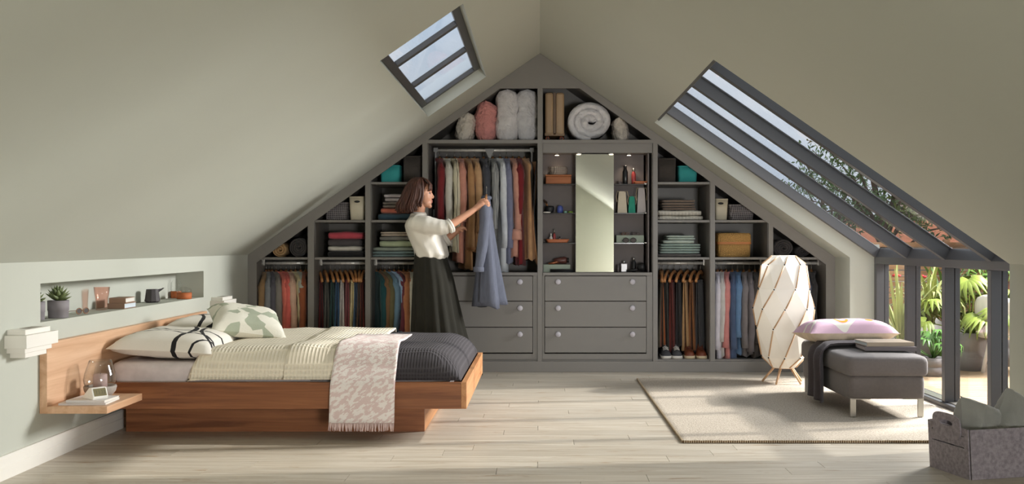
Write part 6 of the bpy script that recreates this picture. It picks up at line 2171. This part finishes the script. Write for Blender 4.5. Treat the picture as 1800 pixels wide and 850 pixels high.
# skirt: long, pleated, swinging forward
SKM = plain('black_olive_skirt', (38, 36, 28), 0.95, var=0.12, vscale=9, bump=0.2, bscale=150)
sk = MB()
rg_ = []
for i in range(17):
    q = i / 16
    z = 1.045 - 0.925 * q
    back = -0.128 - 0.030 * q ** 0.6 - 0.01 * q
    front = 0.118 + 0.03 * min(1, q * 4) + 0.19 * q ** 1.25
    ry = 0.128 + 0.055 * min(1, q * 6) + 0.105 * q
    xc, rx = (back + front) / 2, (front - back) / 2
    ring = []
    for k in range(96):
        th = 2 * pi * k / 96
        pl = (0.016 * q ** 0.8) * sin(th * 16 + 0.6 * q) + 0.010 * q * sin(th * 5 + 1)
        ring.append((xc + (rx + pl) * cos(th), (ry + pl) * sin(th), z + 0.010 * q * sin(th * 3)))
    rg_.append(ring)
sk.loft(rg_, cap=False)
skirt = obj('skirt', sk, SKM, person, True, solid=0.004)
obj('waistband', MB().loft([oval(0.0, 1.022, 0.124, 0.134, 32), oval(0.0, 1.050, 0.116, 0.128, 32)], cap=False), SKM, skirt, True, solid=0.005)
for x_, y_ in ((-0.06, -0.10), (0.235, 0.185)):
    sh_ = obj('shoe', MB().loft([[(x_ + xx + 0.0 * k, y_ + w * cos(a), 0.004 + h * max(0, sin(a))) for k, a in enumerate([2 * pi * j / 12 for j in range(12)])] for xx, w, h in ((-0.065, 0.012, 0.03), (-0.055, 0.030, 0.055), (0.0, 0.036, 0.062), (0.08, 0.043, 0.058), (0.14, 0.036, 0.042), (0.175, 0.018, 0.028), (0.182, 0.006, 0.016))]), plain('shoe_black', (34, 30, 30), 0.35), person, True)
    obj('heel', box(x_ - 0.06, x_ - 0.01, y_ - 0.025, y_ + 0.025, 0.0, 0.012), plain('shoe_black', (34, 30, 30), 0.35), sh_)

# ------------------------------------------------------------------ the dress she holds, on its own hanger
DX, DY = WXO + 0.452, WYO + 0.125
hg = thing('coat_hanger', 'wooden hanger gripped in the raised hand', 'hanger', (DX, DY, 1.575), radians(90), 'wooden hangers')
link('hook', _hk, hg)
link('hanger_arm', _ar, hg)
BLU = plain('chambray', (102, 106, 121), 0.9, var=0.10, vscale=30, bump=0.4, bscale=260, stretch=(3, 3, 0.4))
dr = thing('dress', 'slate blue chambray dress held out on a hanger', 'dress', (DX, DY, 0.60), radians(90), 'coats and shirts on the lift rail')
mb = MB()
rg_ = []
prof = [(0.895, 0.045, 0.030), (0.880, 0.090, 0.032), (0.850, 0.165, 0.036), (0.815, 0.205, 0.040)]
for i in range(13):
    q = i / 12
    prof.append((0.775 - 0.775 * q, 0.190 + 0.035 * q, 0.046 + 0.052 * q))
for j, (z, w, d) in enumerate(prof):
    q = max(0, (0.80 - z) / 0.80)
    ring = []
    for k in range(60):
        th = 2 * pi * k / 60
        c, s_ = cos(th), sin(th)
        f = 1 + q * (0.42 * sin(7 * th + 1.0) + 0.34 * sin(13 * th + .4))
        ring.append((w * abs(c) ** .75 * (1 if c > 0 else -1) * (1 + 0.05 * q * sin(6 * th)), d * abs(s_) ** .75 * (1 if s_ > 0 else -1) * f - 0.03 * q, z + (0.02 * sin(3 * th) + 0.01 * sin(8 * th) if j == len(prof) - 1 else 0)))
    rg_.append(ring)
mb.loft(rg_)
obj('body', mb, BLU, dr, True)
for sg in (-1, 1):
    m2_ = MB()
    rr = []
    for i in range(14):
        q = i / 13
        a, b_ = 0.046 - 0.010 * q, 0.044 - 0.006 * q
        if i == 0:
            a, b_ = 0.02, 0.02
        rr.append([(sg * (0.20 + 0.020 * sin(q * 2.4)) + a * cos(2 * pi * k / 16) * (1 + .10 * sin(i * 1.3 + k)), 0.055 * q * q + b_ * sin(2 * pi * k / 16) * (1 + .14 * sin(i * .9 + k * 1.6)), 0.845 - 0.56 * q) for k in range(16)])
    m2_.loft(rr)
    sl_ = obj('sleeve', m2_, BLU, dr, True)
    obj('cuff', MB().loft([[(sg * 0.2135 + r_ * cos(2 * pi * k / 16), 0.052 + r_ * sin(2 * pi * k / 16), z) for k in range(16)] for r_, z in ((0.040, 0.32), (0.043, 0.315), (0.043, 0.285), (0.040, 0.280))], cap=False), BLU, sl_, True, solid=0.003)
obj('collar', MB().loft([[(rw * cos(2 * pi * k / 18), rd * sin(2 * pi * k / 18), z) for k in range(18)] for rw, rd, z in ((0.060, 0.042, 0.880), (0.064, 0.046, 0.898), (0.050, 0.034, 0.912), (0.044, 0.028, 0.892))], cap=False), BLU, dr, True)
